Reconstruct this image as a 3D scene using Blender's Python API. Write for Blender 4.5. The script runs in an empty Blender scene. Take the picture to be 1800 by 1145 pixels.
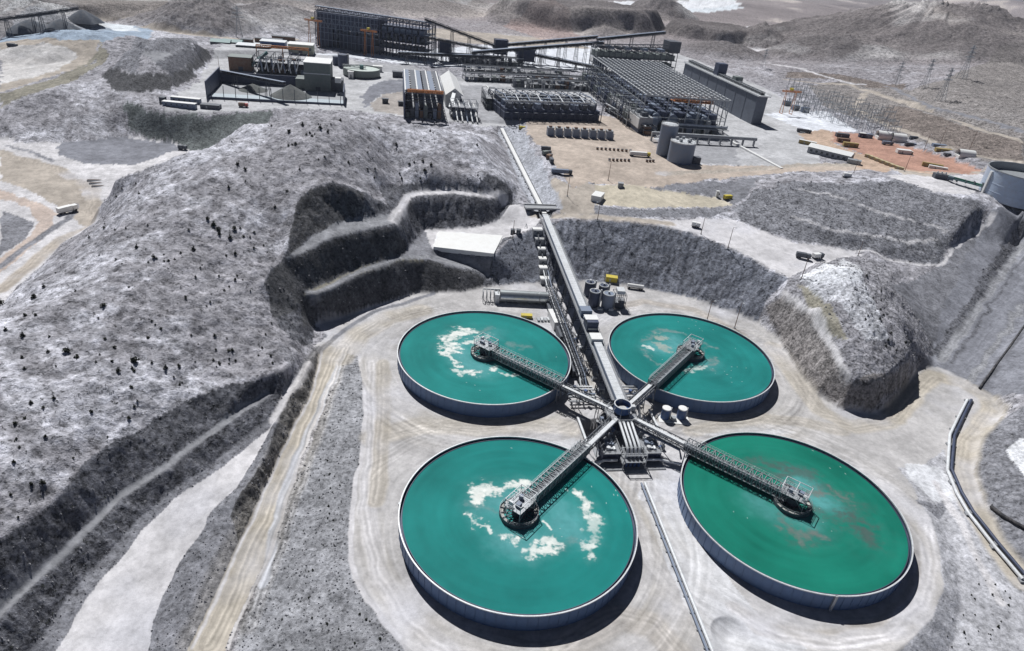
import bpy, bmesh, math, random
import numpy as np
from mathutils import Vector, Matrix
from mathutils.bvhtree import BVHTree
from mathutils.geometry import delaunay_2d_cdt

# ------------------------------------------------------------------ camera, sky, sun, exposure
SC = bpy.context.scene
COL = SC.collection
HW = 6.5                                  # height of the thickener walls (m); ground of their pad is z = 0
CZ = 157.2944 + HW                        # camera height above the pad
FOC, PIT, ROLL = 1189.578, .5184, .1084   # focal length in pixels of the 1800 px photo, pitch, roll
IW, IH = 1800, 1145
_f = np.array([0, math.cos(PIT), -math.sin(PIT)]); _u = np.array([0, math.sin(PIT), math.cos(PIT)]); _r = np.array([1., 0, 0])
R2 = math.cos(ROLL)*_r + math.sin(ROLL)*_u
U2 = -math.sin(ROLL)*_r + math.cos(ROLL)*_u
cam = bpy.data.objects.new('camera', bpy.data.cameras.new('camera')); COL.objects.link(cam)
m = Matrix.Identity(4)
for i in range(3):
    m[i][0], m[i][1], m[i][2] = R2[i], U2[i], -_f[i]
m[2][3] = CZ
cam.matrix_world = m
cam.data.sensor_fit = 'HORIZONTAL'; cam.data.sensor_width = 36; cam.data.lens = 36*FOC/IW
cam.data.clip_start = .5; cam.data.clip_end = 60000
SC.camera = cam
SUNV = Vector((-2.2, 4.5, 6.5)).normalized()          # towards the sun
sun_el = math.asin(SUNV.z); sun_az = math.atan2(SUNV.x, SUNV.y)
W = bpy.data.worlds.new('World'); SC.world = W; W.use_nodes = True
nt = W.node_tree; sky = nt.nodes.new('ShaderNodeTexSky'); sky.sky_type = 'NISHITA'; sky.sun_disc = False
sky.sun_elevation = sun_el; sky.sun_rotation = sun_az; sky.altitude = 4000; sky.air_density = .3; sky.dust_density = .1; sky.ozone_density = 3
nt.links.new(sky.outputs[0], nt.nodes['Background'].inputs[0]); nt.nodes['Background'].inputs[1].default_value = .05
sl = bpy.data.lights.new('sun', 'SUN'); sl.energy = 5; sl.angle = math.radians(.5); sl.color = (1, 1, .995)
so = bpy.data.objects.new('sun', sl); COL.objects.link(so); so.rotation_euler = SUNV.to_track_quat('Z', 'Y').to_euler()
SC.view_settings.view_transform = 'Standard'; SC.view_settings.look = 'None'; SC.view_settings.exposure = 0.0; SC.view_settings.gamma = 1
SC.cycles.max_bounces = 4; SC.cycles.diffuse_bounces = 1; SC.cycles.glossy_bounces = 2; SC.cycles.transmission_bounces = 2
SC.cycles.volume_bounces = 0; SC.cycles.transparent_max_bounces = 4
random.seed(7); RNG = np.random.default_rng(7)

# ------------------------------------------------------------------ pixel <-> world
def P(u, v, z=0.):
    d = _f + R2*(u-IW/2)/FOC - U2*(v-IH/2)/FOC
    return np.array([0, 0, CZ]) + d*((z-CZ)/d[2])
def ray(u, v):
    d = _f + R2*(u-IW/2)/FOC - U2*(v-IH/2)/FOC
    return Vector(d).normalized()
def pix(X):
    d = np.asarray(X, float)-np.array([0, 0, CZ]); z = d@_f
    return IW/2+FOC*(d@R2)/z, IH/2-FOC*(d@U2)/z
TANKS = [(-10.426, 249.70), (82.851, 268.475), (8.565, 157.277), (101.376, 175.627)]
TR = 37.5

# ------------------------------------------------------------------ helpers: noise
def _h(ix, iy, s):
    n = (ix*374761393 + iy*668265263 + s*1442695041) & 0xffffffff
    n = ((n ^ (n >> 13))*1274126177) & 0xffffffff
    return ((n ^ (n >> 16)) & 0xffff)/65535.*2-1
def vnoise(x, y, s=0):
    ix = np.floor(x).astype(np.int64); iy = np.floor(y).astype(np.int64)
    fx = x-ix; fy = y-iy; fx = fx*fx*(3-2*fx); fy = fy*fy*(3-2*fy)
    a = _h(ix, iy, s); b = _h(ix+1, iy, s); c = _h(ix, iy+1, s); d = _h(ix+1, iy+1, s)
    return (a+(b-a)*fx)*(1-fy)+(c+(d-c)*fx)*fy
def fbm(x, y, sc, o=4, s=0, g=.5, ridge=False):
    r = 0; a = 1.; t = 0; x = x/sc; y = y/sc
    for i in range(o):
        n = vnoise(x, y, s+i*17)
        if ridge: n = 1-2*np.abs(n)
        r = r+a*n; t += a; a *= g; x, y = (x*1.62-y*1.18)+3.1, (x*1.18+y*1.62)-7.7
    return r/t

# ------------------------------------------------------------------ terrain: breaklines (u, v, z) in the photo's pixels, '*' = world x, y, z
TIN = """
# pad-left edge, ring road outer crest
631,626,0 637,690,0 639,729,0 630,800,0 618,867,0 613,930,0 611,984,0 624,1020,0 644,1056,0 700,1127,0 740,1170,0 840,1230,0
# strip left edge / drain
606,621,-.6 583,690,-1.2 557,754,-2 531,820,-2.6 511,867,-3 484,950,-4.2 455,1035,-5 430,1090,-6 400,1170,-7 370,1260,-8
# haul road right edge
600,616,0 583,662,-.4 556,727,-1.2 531,790,-2 490,912,-3.6 450,1020,-5 409,1107,-6 390,1150,-6.5 340,1260,-8
# haul road left edge
575,600,0 562,620,0 542,703,-1 501,775,-1.8 460,867,-3 419,959,-4.2 378,1045,-5.2 332,1138,-6.4 280,1250,-8
# dark bank crest
556,614,1.5 547,637,4 520,685,4.6 500,708,4.4 480,745,4.2 472,790,3.4 449,830,2.6 425,868,1 408,905,-1.6
# bank west / lane right edge
530,660,4.6 505,705,4.4 470,764,2.2 419,856,0 368,907,-2 327,974,-4 286,1050,-6.5 260,1145,-9 235,1240,-11
# berm top between lane and road
395,940,-1.8 370,990,-2.8 340,1060,-4.4 305,1140,-6
# lane left edge
532,632,5 492,700,4.4 472,756,2.2 378,831,0 307,877,-2 245,938,-4.5 184,1015,-6.5 153,1050,-7.5 97,1145,-9.5 60,1240,-11
# T1
490,724,3.6 439,764,2.2 358,826,.6 286,872,-1.6 225,933,-4 169,994,-6 123,1045,-7 82,1112,-8 51,1145,-8.6 0,1220,-9.6
# C1
475,698,6.5 378,764,6 286,831,3.4 204,887,.4 128,964,-.4 66,1030,-.6 0,1091,-.6 -70,1170,-.6
# I1
470,690,6.8 378,749,6.4 286,815,4 204,873,1 128,945,.2 60,1015,0 0,1072,0 -80,1150,0
# C2
500,655,11 485,657,12 444,670,13 337,698,13.4 271,734,12.6 235,759,12.2 153,810,12 117,856,11.5 51,912,11.5 0,953,11.6 -90,1030,11.6
# hill surface
60,800,18 -80,860,20
150,700,20 40,640,25 -80,660,28
250,620,22 160,560,28 80,540,29 -40,580,29
380,620,18 440,600,17 460,560,19
300,520,29.5 200,470,33
400,500,27 450,460,28 470,430,29
300,430,36 220,390,36
400,400,38 350,350,43 260,340,43
480,340,44 470,280,52 380,300,50
540,290,52 560,240,61
640,280,50 680,240,50
760,280,44 780,245,49
# silhouette ridge
199,311,36 255,294,42 332,263,50 431,216,58 480,205,61 520,197,64 600,194,67 660,199,63 720,207,58 800,213,56 850,222,54
# hill foot on left road
0,534,8 66,474,9 110,427,9 156,398,9 177,380,9 182,345,10 195,318,11
40,500,16 110,440,17 165,405,18 195,375,22 205,335,30
*-235,335,10 -232,360,10 -220,400,10 -205,440,10 -185,470,12 -150,480,24 -110,490,30 -60,505,31
# hill left end of the cuts
477,470,28 462,499,25 470,532,19 480,576,14.5 490,610,13
500,655,11 510,620,11.5 515,590,11.5
# rubble at left ends
521,540,13 530,560,9 535,590,6 532,632,5
# mid bench outer crest
528,520,14.5 557,519,14.5 587,506,14.6 623,486,15.2 667,470,15.5 711,457,15 752,457,13.2 799,470,9.6 829,477,7.4 852,488,3.6
# pad north toe
545,605,1.5 554,568,.6 594,561,0 653,541,0 733,516,0 807,514,0 850,506,0 880,503,0 930,497,0 960,500,0 1000,498,0 1040,495,0 1110,503,0 1200,520,0 1290,552,0 1330,567,0 1370,600,0 1400,650,0 1430,690,0 1480,720,0 1530,728,0 1560,716,0 1590,682,0 1612,650,1
# mid bench inner
541,510,15 587,492,15 631,471,15.6 675,459,15.9 704,449,15.3 719,436,14.4
# upper face crest
495,459,27 532,446,28.5 550,437,29 587,418,30.5 631,407,30 693,396,29.4 712,405,24 719,436,14.4
# knoll toe
506,452,28 535,428,30 550,415,31.5 580,398,32.5 609,388,32.5 660,381,31.5 689,378,31
# knoll top
505,435,31 512,400,36 521,355,43 546,334,46.5 583,322,48.5 616,331,46 645,342,41 682,363,33.5
# bench road outer edge
693,390,29.6 707,372,29.8 722,351,29.8 745,346,29.6 790,344,29.2 825,346,28.6 850,349,27.6 870,351,26.2
# bench road inner
688,374,31 697,358,30.8 715,339,30.4 770,334,29.9 825,337,29.2 878,345,26.8
# face above bench road
655,334,37 667,335,34.6 693,327,34 733,322,34 788,322,34 843,325,33 858,306,37 880,320,33 898,336,28
690,300,39.5 790,300,39.5
# toe below bench road
719,436,14.4 735,410,14.6 744,402,14.5 770,403,14.3 825,401,14.6 850,395,15 869,390,15.6 885,375,17.4 905,352,21
# white slab pad front
759,437,13.3 807,442,13.3 867,449,13.3 885,420,13.9 920,400,16.4 950,384,20.6
740,415,14
893,362,20.4 905,352,21
770,449,10 807,461,7.8 830,470,6.4 858,482,3.8
# round fill slope
867,449,13.3 900,418,15.6 930,404,17.6
862,470,7.6 880,490,2.4
# bridge road south edge -> crest
950,384,20.6 975,384,21 985,386,22.4 1060,387,24 1120,391,25 1180,400,25 1230,415,24 1290,440,23 1340,465,21.6 1385,490,20.4
960,500,0 955,440,10 950,406,18
# road north edge
893,362,22.4 940,372,21.2 985,376,22.6 1045,377,24.3 1110,382,25.2 1180,386,25.2 1250,384,25 1300,388,24.6
# lower yellow pad
1048,362,26 1060,345,26.6 1045,325,27.4 1150,332,27.6 1270,352,27.4 1290,365,26.6 1200,368,26 1100,368,26 1048,362,26
# road crest between yards
1035,318,30 1100,322,30.6 1200,322,31 1300,310,31.4 1400,300,32 1500,300,32.6 1560,292,33
1046,324,28 1150,329,28 1270,347,28
# trench west toe / floor / east toe
875,225,30 884,245,27.6 898,280,26 915,322,24.4 935,360,22
905,222,28 918,255,26.4 935,300,25 955,340,23.6 972,372,21.6
922,228,31 945,270,31 968,310,30 985,340,28.6 990,366,24
870,240,46 880,270,40 895,310,33
# yard rims
930,235,31.5 975,285,30.5 1005,330,28 1020,370,24.6
930,212,31.6 1000,208,31.6 1060,205,31.6
*-55,560,31 40,640,31 120,600,31 200,560,31.5 260,640,32
*-170,560,31 -60,760,31 60,860,31 220,900,31 320,800,31.5
# pad lobe back
1300,388,24.6 1340,405,23 1400,425,21.5 1470,437,20 1510,441,19 1560,456,16 1610,466,14.4 1645,468,14.6
# terraces
1290,372,26 1350,398,25 1440,418,23.5 1530,438,21.5 1600,450,18.4
1310,362,28.4 1392,384,28.2 1425,396,27.6 1475,411,26.6 1540,420,24 1590,430,22.6 1650,432,21
1312,356,28.8 1392,379,28.8 1430,390,28.2 1480,404,27.2 1540,411,24.8 1590,422,23.4 1652,424,22
1320,340,31 1400,335,33 1470,350,33 1515,366,31.6 1580,389,28 1630,402,26 1662,413,24.6
1322,336,31.4 1400,330,33.6 1470,344,33.6 1515,360,32.4 1582,382,29 1634,395,27 1668,405,26
1330,322,32.4 1400,318,34 1480,323,35.6 1560,318,37.6 1575,322,38 1640,338,38 1690,348,38 1730,352,37.6
1690,400,28 1720,368,35
# platform
1560,306,37 1600,306,38 1650,312,38 1720,310,38 1820,320,38
1740,350,38 1800,362,38 1860,380,38
# corridor left slope
1645,468,14.6 1665,440,18 1700,405,23 1730,375,30 1750,362,36
1640,622,2 1660,590,4 1720,500,10 1760,430,17 1790,385,26
1652,635,2 1680,595,3.4 1740,500,8.6 1790,425,15
1690,660,1.6 1760,560,5 1800,505,8.6
1712,680,1.2 1742,640,2.4 1800,560,5 1880,460,10
1722,684,1.2 1755,640,5 1810,580,10 1900,490,16
# knob
1345,535,9 1375,512,18 1420,545,19 1455,590,18.5 1480,645,15.5 1500,668,13.4 1530,672,13.4 1560,660,13.6 1602,628,14.6 1612,650,1
1375,512,18 1380,500,18.6 1385,490,20.4
1400,515,21 1430,490,27 1455,475,32 1482,468,34 1510,472,32.6 1545,500,27 1582,560,22 1602,626,15.4
1440,540,25 1490,600,21.5 1530,640,17
1500,520,30 1540,580,24
1430,462,21 1480,452,20 1530,460,19 1580,475,17
1560,500,20 1600,540,14 1625,585,7 1640,622,2
# pad right rim
1612,650,1 1640,645,1.4 1690,660,1.6 1712,680,1.2 1745,700,.6 1757,725,.2 1735,745,0 1712,770,-.2 1705,810,-.6 1718,870,-1.4 1760,950,-2.4 1800,1010,-3.2 1880,1120,-4.5
1757,725,.2 1765,735,3 1735,760,3 1718,800,1.4 1740,870,1 1800,960,0 1900,1060,0
1800,720,9 1770,800,6 1800,850,7 1900,900,9
1690,700,0 1672,740,-.4 1662,790,-.6 1666,840,-1 1690,900,-1.6 1740,965,-2.6 1790,1030,-3.6 1860,1130,-5
# ring road outer right
1560,818,0 1600,850,0 1635,910,0 1652,960,0 1660,1030,0 1640,1085,0 1600,1125,0 1540,1170,0 1400,1240,0
1580,822,-.5 1625,860,-1 1660,920,-2 1680,980,-2.6 1690,1050,-3.4 1680,1120,-4.5 1640,1190,-5.5
1600,850,0 1620,822,0 1655,870,-1.4
# left valley
0,246,10 43,251,10 100,252,10 159,251,10 216,241,10 245,243,10 299,251,10 335,256,10
0,215,18 60,205,19 160,200,22 230,200,23
0,187,24 60,168,29 110,158,33 170,152,35 215,158,33 240,180,30
240,180,30 268,190,29.6 290,198,28 350,199,28.6 420,197,29.5 490,192,30.5
0,270,9.6 90,300,9.6 160,325,9.4
0,330,9 60,370,8.6 75,410,8.4 0,460,8
*-520,280,8 -420,340,8 -600,420,9
# hill 3
180,140,31 200,157,31 250,163,31 300,160,31 335,140,31 372,105,31
195,122,37 240,134,38.5 300,134,38.5 340,112,38 362,88,38
250,98,46 275,110,46 300,98,46.5 340,76,47
258,94,46.5 300,92,47 335,70,47.5
245,80,52 280,68,54 330,68,51 345,74,48.6
*-360,640,31 -300,660,31 -430,620,29
# left background
0,165,26 90,138,28 170,108,30 240,92,31
0,130,24 100,112,26 180,98,28
*-560,560,23 -700,640,22 -620,800,24 -480,760,30 -350,820,31 -200,860,31
*-900,700,20 -900,1100,24 -450,1100,30 0,1100,31 300,1050,32 
# right background flat before big hill
1380,190,31 1450,185,31 1520,225,32 1600,260,33 1720,300,34
1420,150,31 1500,160,32 1600,190,36 1700,225,40 1800,255,44
1520,205,33 1600,236,37 1700,272,40 1800,292,43
1560,180,37 1660,205,45 1800,245,49
1570,172,38 1660,196,46 1800,230,51
1740,280,39 1800,300,40
1660,150,56 1720,118,66 1800,110,72 1900,100,78
1650,178,47 1740,190,54 1820,210,58
*900,700,60 900,1000,70 600,560,44 700,450,42 600,350,30 500,250,22 420,150,12
# near and outer frame
*-700,150,8 -450,60,6 -300,20,0 -160,10,-12 -60,10,-12 40,5,-8 140,10,-8 260,30,-6 400,60,2 600,150,20
*-260,120,12 -200,60,2
*-600,-150,-10 600,-150,-5 0,-150,-10
"""
tv = []; te = []; tz = []
def addv(p):
    tv.append((float(p[0]), float(p[1]))); tz.append(float(p[2])); return len(tv)-1
for ln in TIN.strip().splitlines():
    if not ln.strip() or ln[0] == '#': continue
    wld = ln[0] == '*'
    idx = []
    for t in ln.lstrip('*').split():
        a, b, c = map(float, t.split(','))
        idx.append(addv((a, b, c) if wld else P(a, b, c)))
    if not wld: te += list(zip(idx[:-1], idx[1:]))
for k in range(25):
    a = math.radians(-78+156*k/24); addv((1700*math.sin(a), 1700*math.cos(a), 31 if abs(a) < 1.1 else 20))
cv, ce, cf, ov, oe, of_ = delaunay_2d_cdt([Vector(p) for p in tv], te, [], 0, 1e-3)
cz = []
bad = 0
E0 = np.array([[*tv[a], tz[a], *tv[b], tz[b]] for a, b in te])
for i, p in enumerate(cv):
    if ov[i]: cz.append(tz[ov[i][0]])
    else:
        d = E0[:, 3:5]-E0[:, :2]; L2 = (d*d).sum(1)+1e-9
        t = np.clip(((np.array(p)-E0[:, :2])*d).sum(1)/L2, 0, 1)
        ds = np.hypot(*(E0[:, :2]+d*t[:, None]-np.array(p)).T)
        k = np.argsort(ds)[:2]; zz = E0[k, 2]+(E0[k, 5]-E0[k, 2])*t[k]
        if abs(zz[0]-zz[1]) > 2: print('CROSS %s z %.1f %.1f' % (tuple(round(float(q)) for q in pix((p[0], p[1], zz.mean()))), zz[0], zz[1]))
        cz.append(float(zz.mean()))
C3 = [Vector((p[0], p[1], z)) for p, z in zip(cv, cz)]
BV = BVHTree.FromPolygons(C3, [tuple(f) for f in cf])
def G(u, v):
    for du, dv in ((0, 0), (.3, .2), (-.3, .25), (.2, .6), (-.2, -.5), (.7, .9), (0, 1.5)):     # a ray can slip through the seam of two faces
        h = BV.ray_cast(Vector((0, 0, CZ)), ray(u+du, v+dv))[0]
        if h is not None: return np.array(h)
    return P(u, v, 31)
# far hills: pixel of the base centre, height and half width in pixels, depth factor, kind
FARH = [(1600, 108, 60, 245, .8, 'h'), (1680, 86, 58, 150, .8, 'h'), (1790, 85, 28, 90, .9, 'h'), (1450, 110, 30, 110, .9, 'h'), (140, 82, 24, 125, .9, 's'), (1335, 82, 30, 52, 1, 'h'), (480, 40, 26, 120, 1, 'h'), (368, 44, 42, 95, 1, 'h'), (300, 36, 22, 70, 1, 'h'),
        (1010, 42, 30, 150, .8, 'm'), (900, 40, 12, 50, 1, 'h'), (985, 50, 14, 36, 1, 'h'), (1060, 60, 10, 50, 1, 'h'), (1160, 30, 26, 60, 1, 'h'), (1260, 70, 18, 90, 1, 'm'),
        (40, 40, 34, 110, 1, 'h'), (150, 6, 18, 160, 1, 'm'), (800, 12, 14, 90, 1, 'h'), (690, 6, 22, 160, 1, 'h'), (560, -6, 26, 200, 1, 'h'), (330, -20, 30, 200, 1, 'h'),
        (1240, 150, 12, 70, 1, 'h'), (1270, 95, 16, 70, 1, 'h')]
def far_hills(x, y):
    z = np.zeros_like(x); zs = np.zeros_like(x)
    for i, (u, v, hp, wp, df, k) in enumerate(FARH):
        c = P(u, v, 31); D = math.hypot(c[0], c[1]); hh = hp*D/FOC*1.02; rw = wp*D/FOC; rd = max(rw*df, hh*2.2)
        if k == 'm': rd = rw*df*1.0
        dx = x-c[0]; dy = y-c[1]; ux, uy = c[0]/D, c[1]/D
        a = (dx*uy-dy*ux)/rw; b = (dx*ux+dy*uy)/rd
        q = np.sqrt(a*a+b*b); q = q*(1+.22*fbm(x, y, rw*.5, 3, 31+i)) if True else q
        if k == 'm': s = np.clip((1-q)/.28, 0, 1); s = s*s*(3-2*s)
        else:
            s = np.clip(1-q, 0, 1); s = s*(1.35-.35*s)*1.0
            gu = fbm(np.arctan2(a, b)*2.2*1.9+fbm(x, y, rw*.4, 3, 131+i)*.9, q*.5, .5, 4, 121+i, ridge=True); s = s*(1+(.13*fbm(x, y, rw*.35, 5, 91+i, ridge=True)+.11*gu)*np.clip(s*4, 0, 1))
        if k == 's': zs = np.maximum(zs, hh*s)
        else: z = np.maximum(z, hh*s)
    return z, zs

# polar grid around the point below the camera (finer near, coarser far)
NA, NR = 1150, 1200
az = np.radians(np.linspace(-60, 60, NA))
dep = np.concatenate([np.linspace(79, 12.5, 700), np.linspace(12.5, 4.5, 400)[1:]])
rr = CZ/np.tan(np.radians(dep)); rr = np.concatenate([rr, np.geomspace(rr[-1], 42000, NR-len(rr)+1)[1:]])
A, Rr = np.meshgrid(az, rr); GX = Rr*np.sin(A); GY = Rr*np.cos(A); SH = GX.shape
ZT = np.full(SH, np.nan)
def cell(x, y):
    a = (np.arctan2(x, y)-az[0])/(az[1]-az[0]); r = np.interp(np.hypot(x, y), rr, np.arange(NR)); return a, r
FT = [tuple(f) for f in cf]
for f in FT:
    p = np.array([C3[i] for i in f]); x, y = p[:, 0], p[:, 1]
    if y.max() < -20: continue
    inside = False
    a, r = cell(x, y)
    sg = [(x[(i+1) % 3]*y[i]-x[i]*y[(i+1) % 3]) for i in range(3)]
    if (min(sg) >= 0 or max(sg) <= 0): a = np.array([0, NA]); r = np.array([0, r.max()])
    # nearest point of the triangle's edges to the origin bounds the rows
    q = [np.hypot(x[i]+(x[(i+1) % 3]-x[i])*t, y[i]+(y[(i+1) % 3]-y[i])*t) for i in range(3) for t in np.linspace(0, 1, 9)]
    r0 = np.interp(min(q)*.995, rr, np.arange(NR)) if len(a) == 3 else 0
    if a.max()-a.min() > NA*1.2: a = np.array([0, NA])
    a0, a1 = max(0, int(a.min())-1), min(NA, int(a.max())+3); b0, b1 = max(0, int(r0)-1), min(NR, int(r.max())+3)
    if a1 <= a0 or b1 <= b0: continue
    sx = GX[b0:b1, a0:a1]; sy = GY[b0:b1, a0:a1]
    dd = (y[1]-y[2])*(x[0]-x[2])+(x[2]-x[1])*(y[0]-y[2])
    if abs(dd) < 1e-9: continue
    l0 = ((y[1]-y[2])*(sx-x[2])+(x[2]-x[1])*(sy-y[2]))/dd; l1 = ((y[2]-y[0])*(sx-x[2])+(x[0]-x[2])*(sy-y[2]))/dd; l2 = 1-l0-l1
    k = (l0 >= -1e-6) & (l1 >= -1e-6) & (l2 >= -1e-6)
    ZT[b0:b1, a0:a1][k] = (l0*p[0, 2]+l1*p[1, 2]+l2*p[2, 2])[k]
ZT[np.isnan(ZT)] = 31.

# ------------------------------------------------------------------ ground cover: colours painted by plan outline (outlines given in photo pixels, cast onto the terrain)
LILAC = (.355, .347, .375)
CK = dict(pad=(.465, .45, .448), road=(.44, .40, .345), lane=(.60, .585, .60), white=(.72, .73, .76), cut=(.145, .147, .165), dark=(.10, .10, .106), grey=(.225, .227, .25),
          strip=(.285, .288, .308), fill=(.19, .20, .235), green=(.15, .165, .165), slab=(.74, .75, .78), yard=(.47, .40, .345), yellow=(.52, .47, .38), red=(.42, .25, .195), redroad=(.48, .36, .28),
          plant=(.48, .48, .495), snow=(.68, .70, .75), blue=(.23, .235, .265), stock=(.34, .41, .50), brown=(.21, .18, .165), olive=(.26, .245, .205), knob=(.30, .295, .32), hill=LILAC, tan=(.42, .375, .33), drain=(.44, .46, .51), pale=(.47, .47, .50), brown2=(.245, .225, .215),
          dirt=(.36, .33, .31), tail=(.66, .70, .74), concrete=(.42, .42, .42), orange=(.33, .22, .13), far=(.30, .265, .265), dump=(.27, .29, .33))
ja = 1.1+np.clip((Rr-330)/200, 0, 1)*3.2
JX = GX+fbm(GX, GY, 9, 4, 5)*ja; JY = GY+fbm(GX, GY, 9, 4, 8)*ja
far_k = np.clip((Rr-700)/900, 0, 1)
JX = JX+fbm(GX, GY, 60, 3, 15)*14*far_k; JY = JY+fbm(GX, GY, 60, 3, 18)*14*far_k
CR = np.empty(SH+(3,)); RG = np.ones(SH); TRK = np.zeros(SH)
# natural ground: grey-lilac soil with pale crusts and darker scrub patches
n1 = fbm(GX, GY, 60, 4, 1); n2 = fbm(GX, GY, 14, 4, 2); n3 = fbm(GX, GY, 5, 3, 3)
n0 = fbm(GX, GY, 3.2, 4, 19, .6); wht = np.clip((n1*.9+n2*.55+n0*.5-.02)*1.8, 0, .9)
CR[:] = np.array(LILAC)
CR += wht[..., None]*(np.array((.54, .54, .59))-CR)
CR *= (1+.30*n3+.18*n2+.25*n0)[..., None]
fk = np.clip((Rr-900)/500, 0, 1)
n4 = fbm(GX, GY, 420, 5, 4); n5 = fbm(GX, GY, 110, 4, 6)
FC = np.array(CK['far'])*(1+.5*n4+.3*n5)[..., None]
FC = FC+np.clip((n5+n4-.22)*3.5, 0, .8)[..., None]*(np.array((.58, .52, .48))-FC)
CR += fk[..., None]*(FC-CR)
def inpoly(poly, x, y):
    r = np.zeros(x.shape, bool); n = len(poly)
    for i in range(n):
        x0, y0 = poly[i]; x1, y1 = poly[(i+1) % n]
        if y0 == y1: continue
        r ^= ((y0 > y) != (y1 > y)) & (x < (x1-x0)*(y-y0)/(y1-y0)+x0)
    return r
def pts(s):
    o = []
    for t in s.split():
        if t[0] == '*': o.append(tuple(map(float, t[1:].split(','))))
        else:
            u, v = map(float, t.split(',')); g = G(u, v); o.append((g[0], g[1]))
    return o
def window(p, mg=4):
    p = np.array(p); d = np.hypot(p[:, 0], p[:, 1]); a = np.arctan2(p[:, 0], p[:, 1])
    b0 = max(0, int(np.interp(d.min()*.9-mg-12, rr, np.arange(NR)))-2); b1 = min(NR, int(np.interp(d.max()+mg+12, rr, np.arange(NR)))+3)
    e = (mg+14)/max(20, d.min()); a0 = max(0, int((a.min()-e-az[0])/(az[1]-az[0]))-1); a1 = min(NA, int((a.max()+e-az[0])/(az[1]-az[0]))+2)
    return slice(b0, b1), slice(a0, a1)
def paint(S, k, col, rg, amt, var, sc):
    c = np.array(CK[col]) if isinstance(col, str) else np.array(col)
    w = (k*amt)[..., None]
    f = 1+var*(fbm(GX[S], GY[S], sc, 4, hash_(col))+.5*fbm(GX[S], GY[S], sc*.2, 3, 77))
    CR[S] += w*(c*f[..., None]-CR[S])
    if rg is not None: RG[S] += k*amt*(rg-RG[S])
def hash_(c): return sum(map(ord, str(c))) % 97
def Zp(col, s, rg=.5, amt=1., var=.3, sc=12.):
    p = pts(s); S = window(p); paint(S, inpoly(p, JX[S], JY[S]).astype(float), col, rg, amt, var, sc)
def Zl(col, s, w, rg=.1, amt=1., var=.2, sc=10., soft=.35, track=0):
    p = np.array(pts(s)); S = window(p, w); x, y = JX[S], JY[S]; best = np.full(x.shape, 1e9)
    for i in range(len(p)-1):
        d = p[i+1]-p[i]; t = np.clip(((x-p[i, 0])*d[0]+(y-p[i, 1])*d[1])/(d@d+1e-9), 0, 1)
        sd = np.hypot(x-p[i, 0]-d[0]*t, y-p[i, 1]-d[1]*t)*np.where((x-p[i, 0])*d[1]-(y-p[i, 1])*d[0] > 0, 1, -1)
        best = np.where(np.abs(sd) < np.abs(best), sd, best)
    k = np.clip((w/2-np.abs(best))/(soft*w*.5+.2)+.5, 0, 1)
    paint(S, k, col, rg, amt, var, sc)
    if track:
        f = fbm(best*1.0, best*0, .8, 3, 21)*.7+fbm(GX[S], GY[S], 25, 2, 22)*.25
        CR[S] *= (1+track*k*f)[..., None]
    return best
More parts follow.
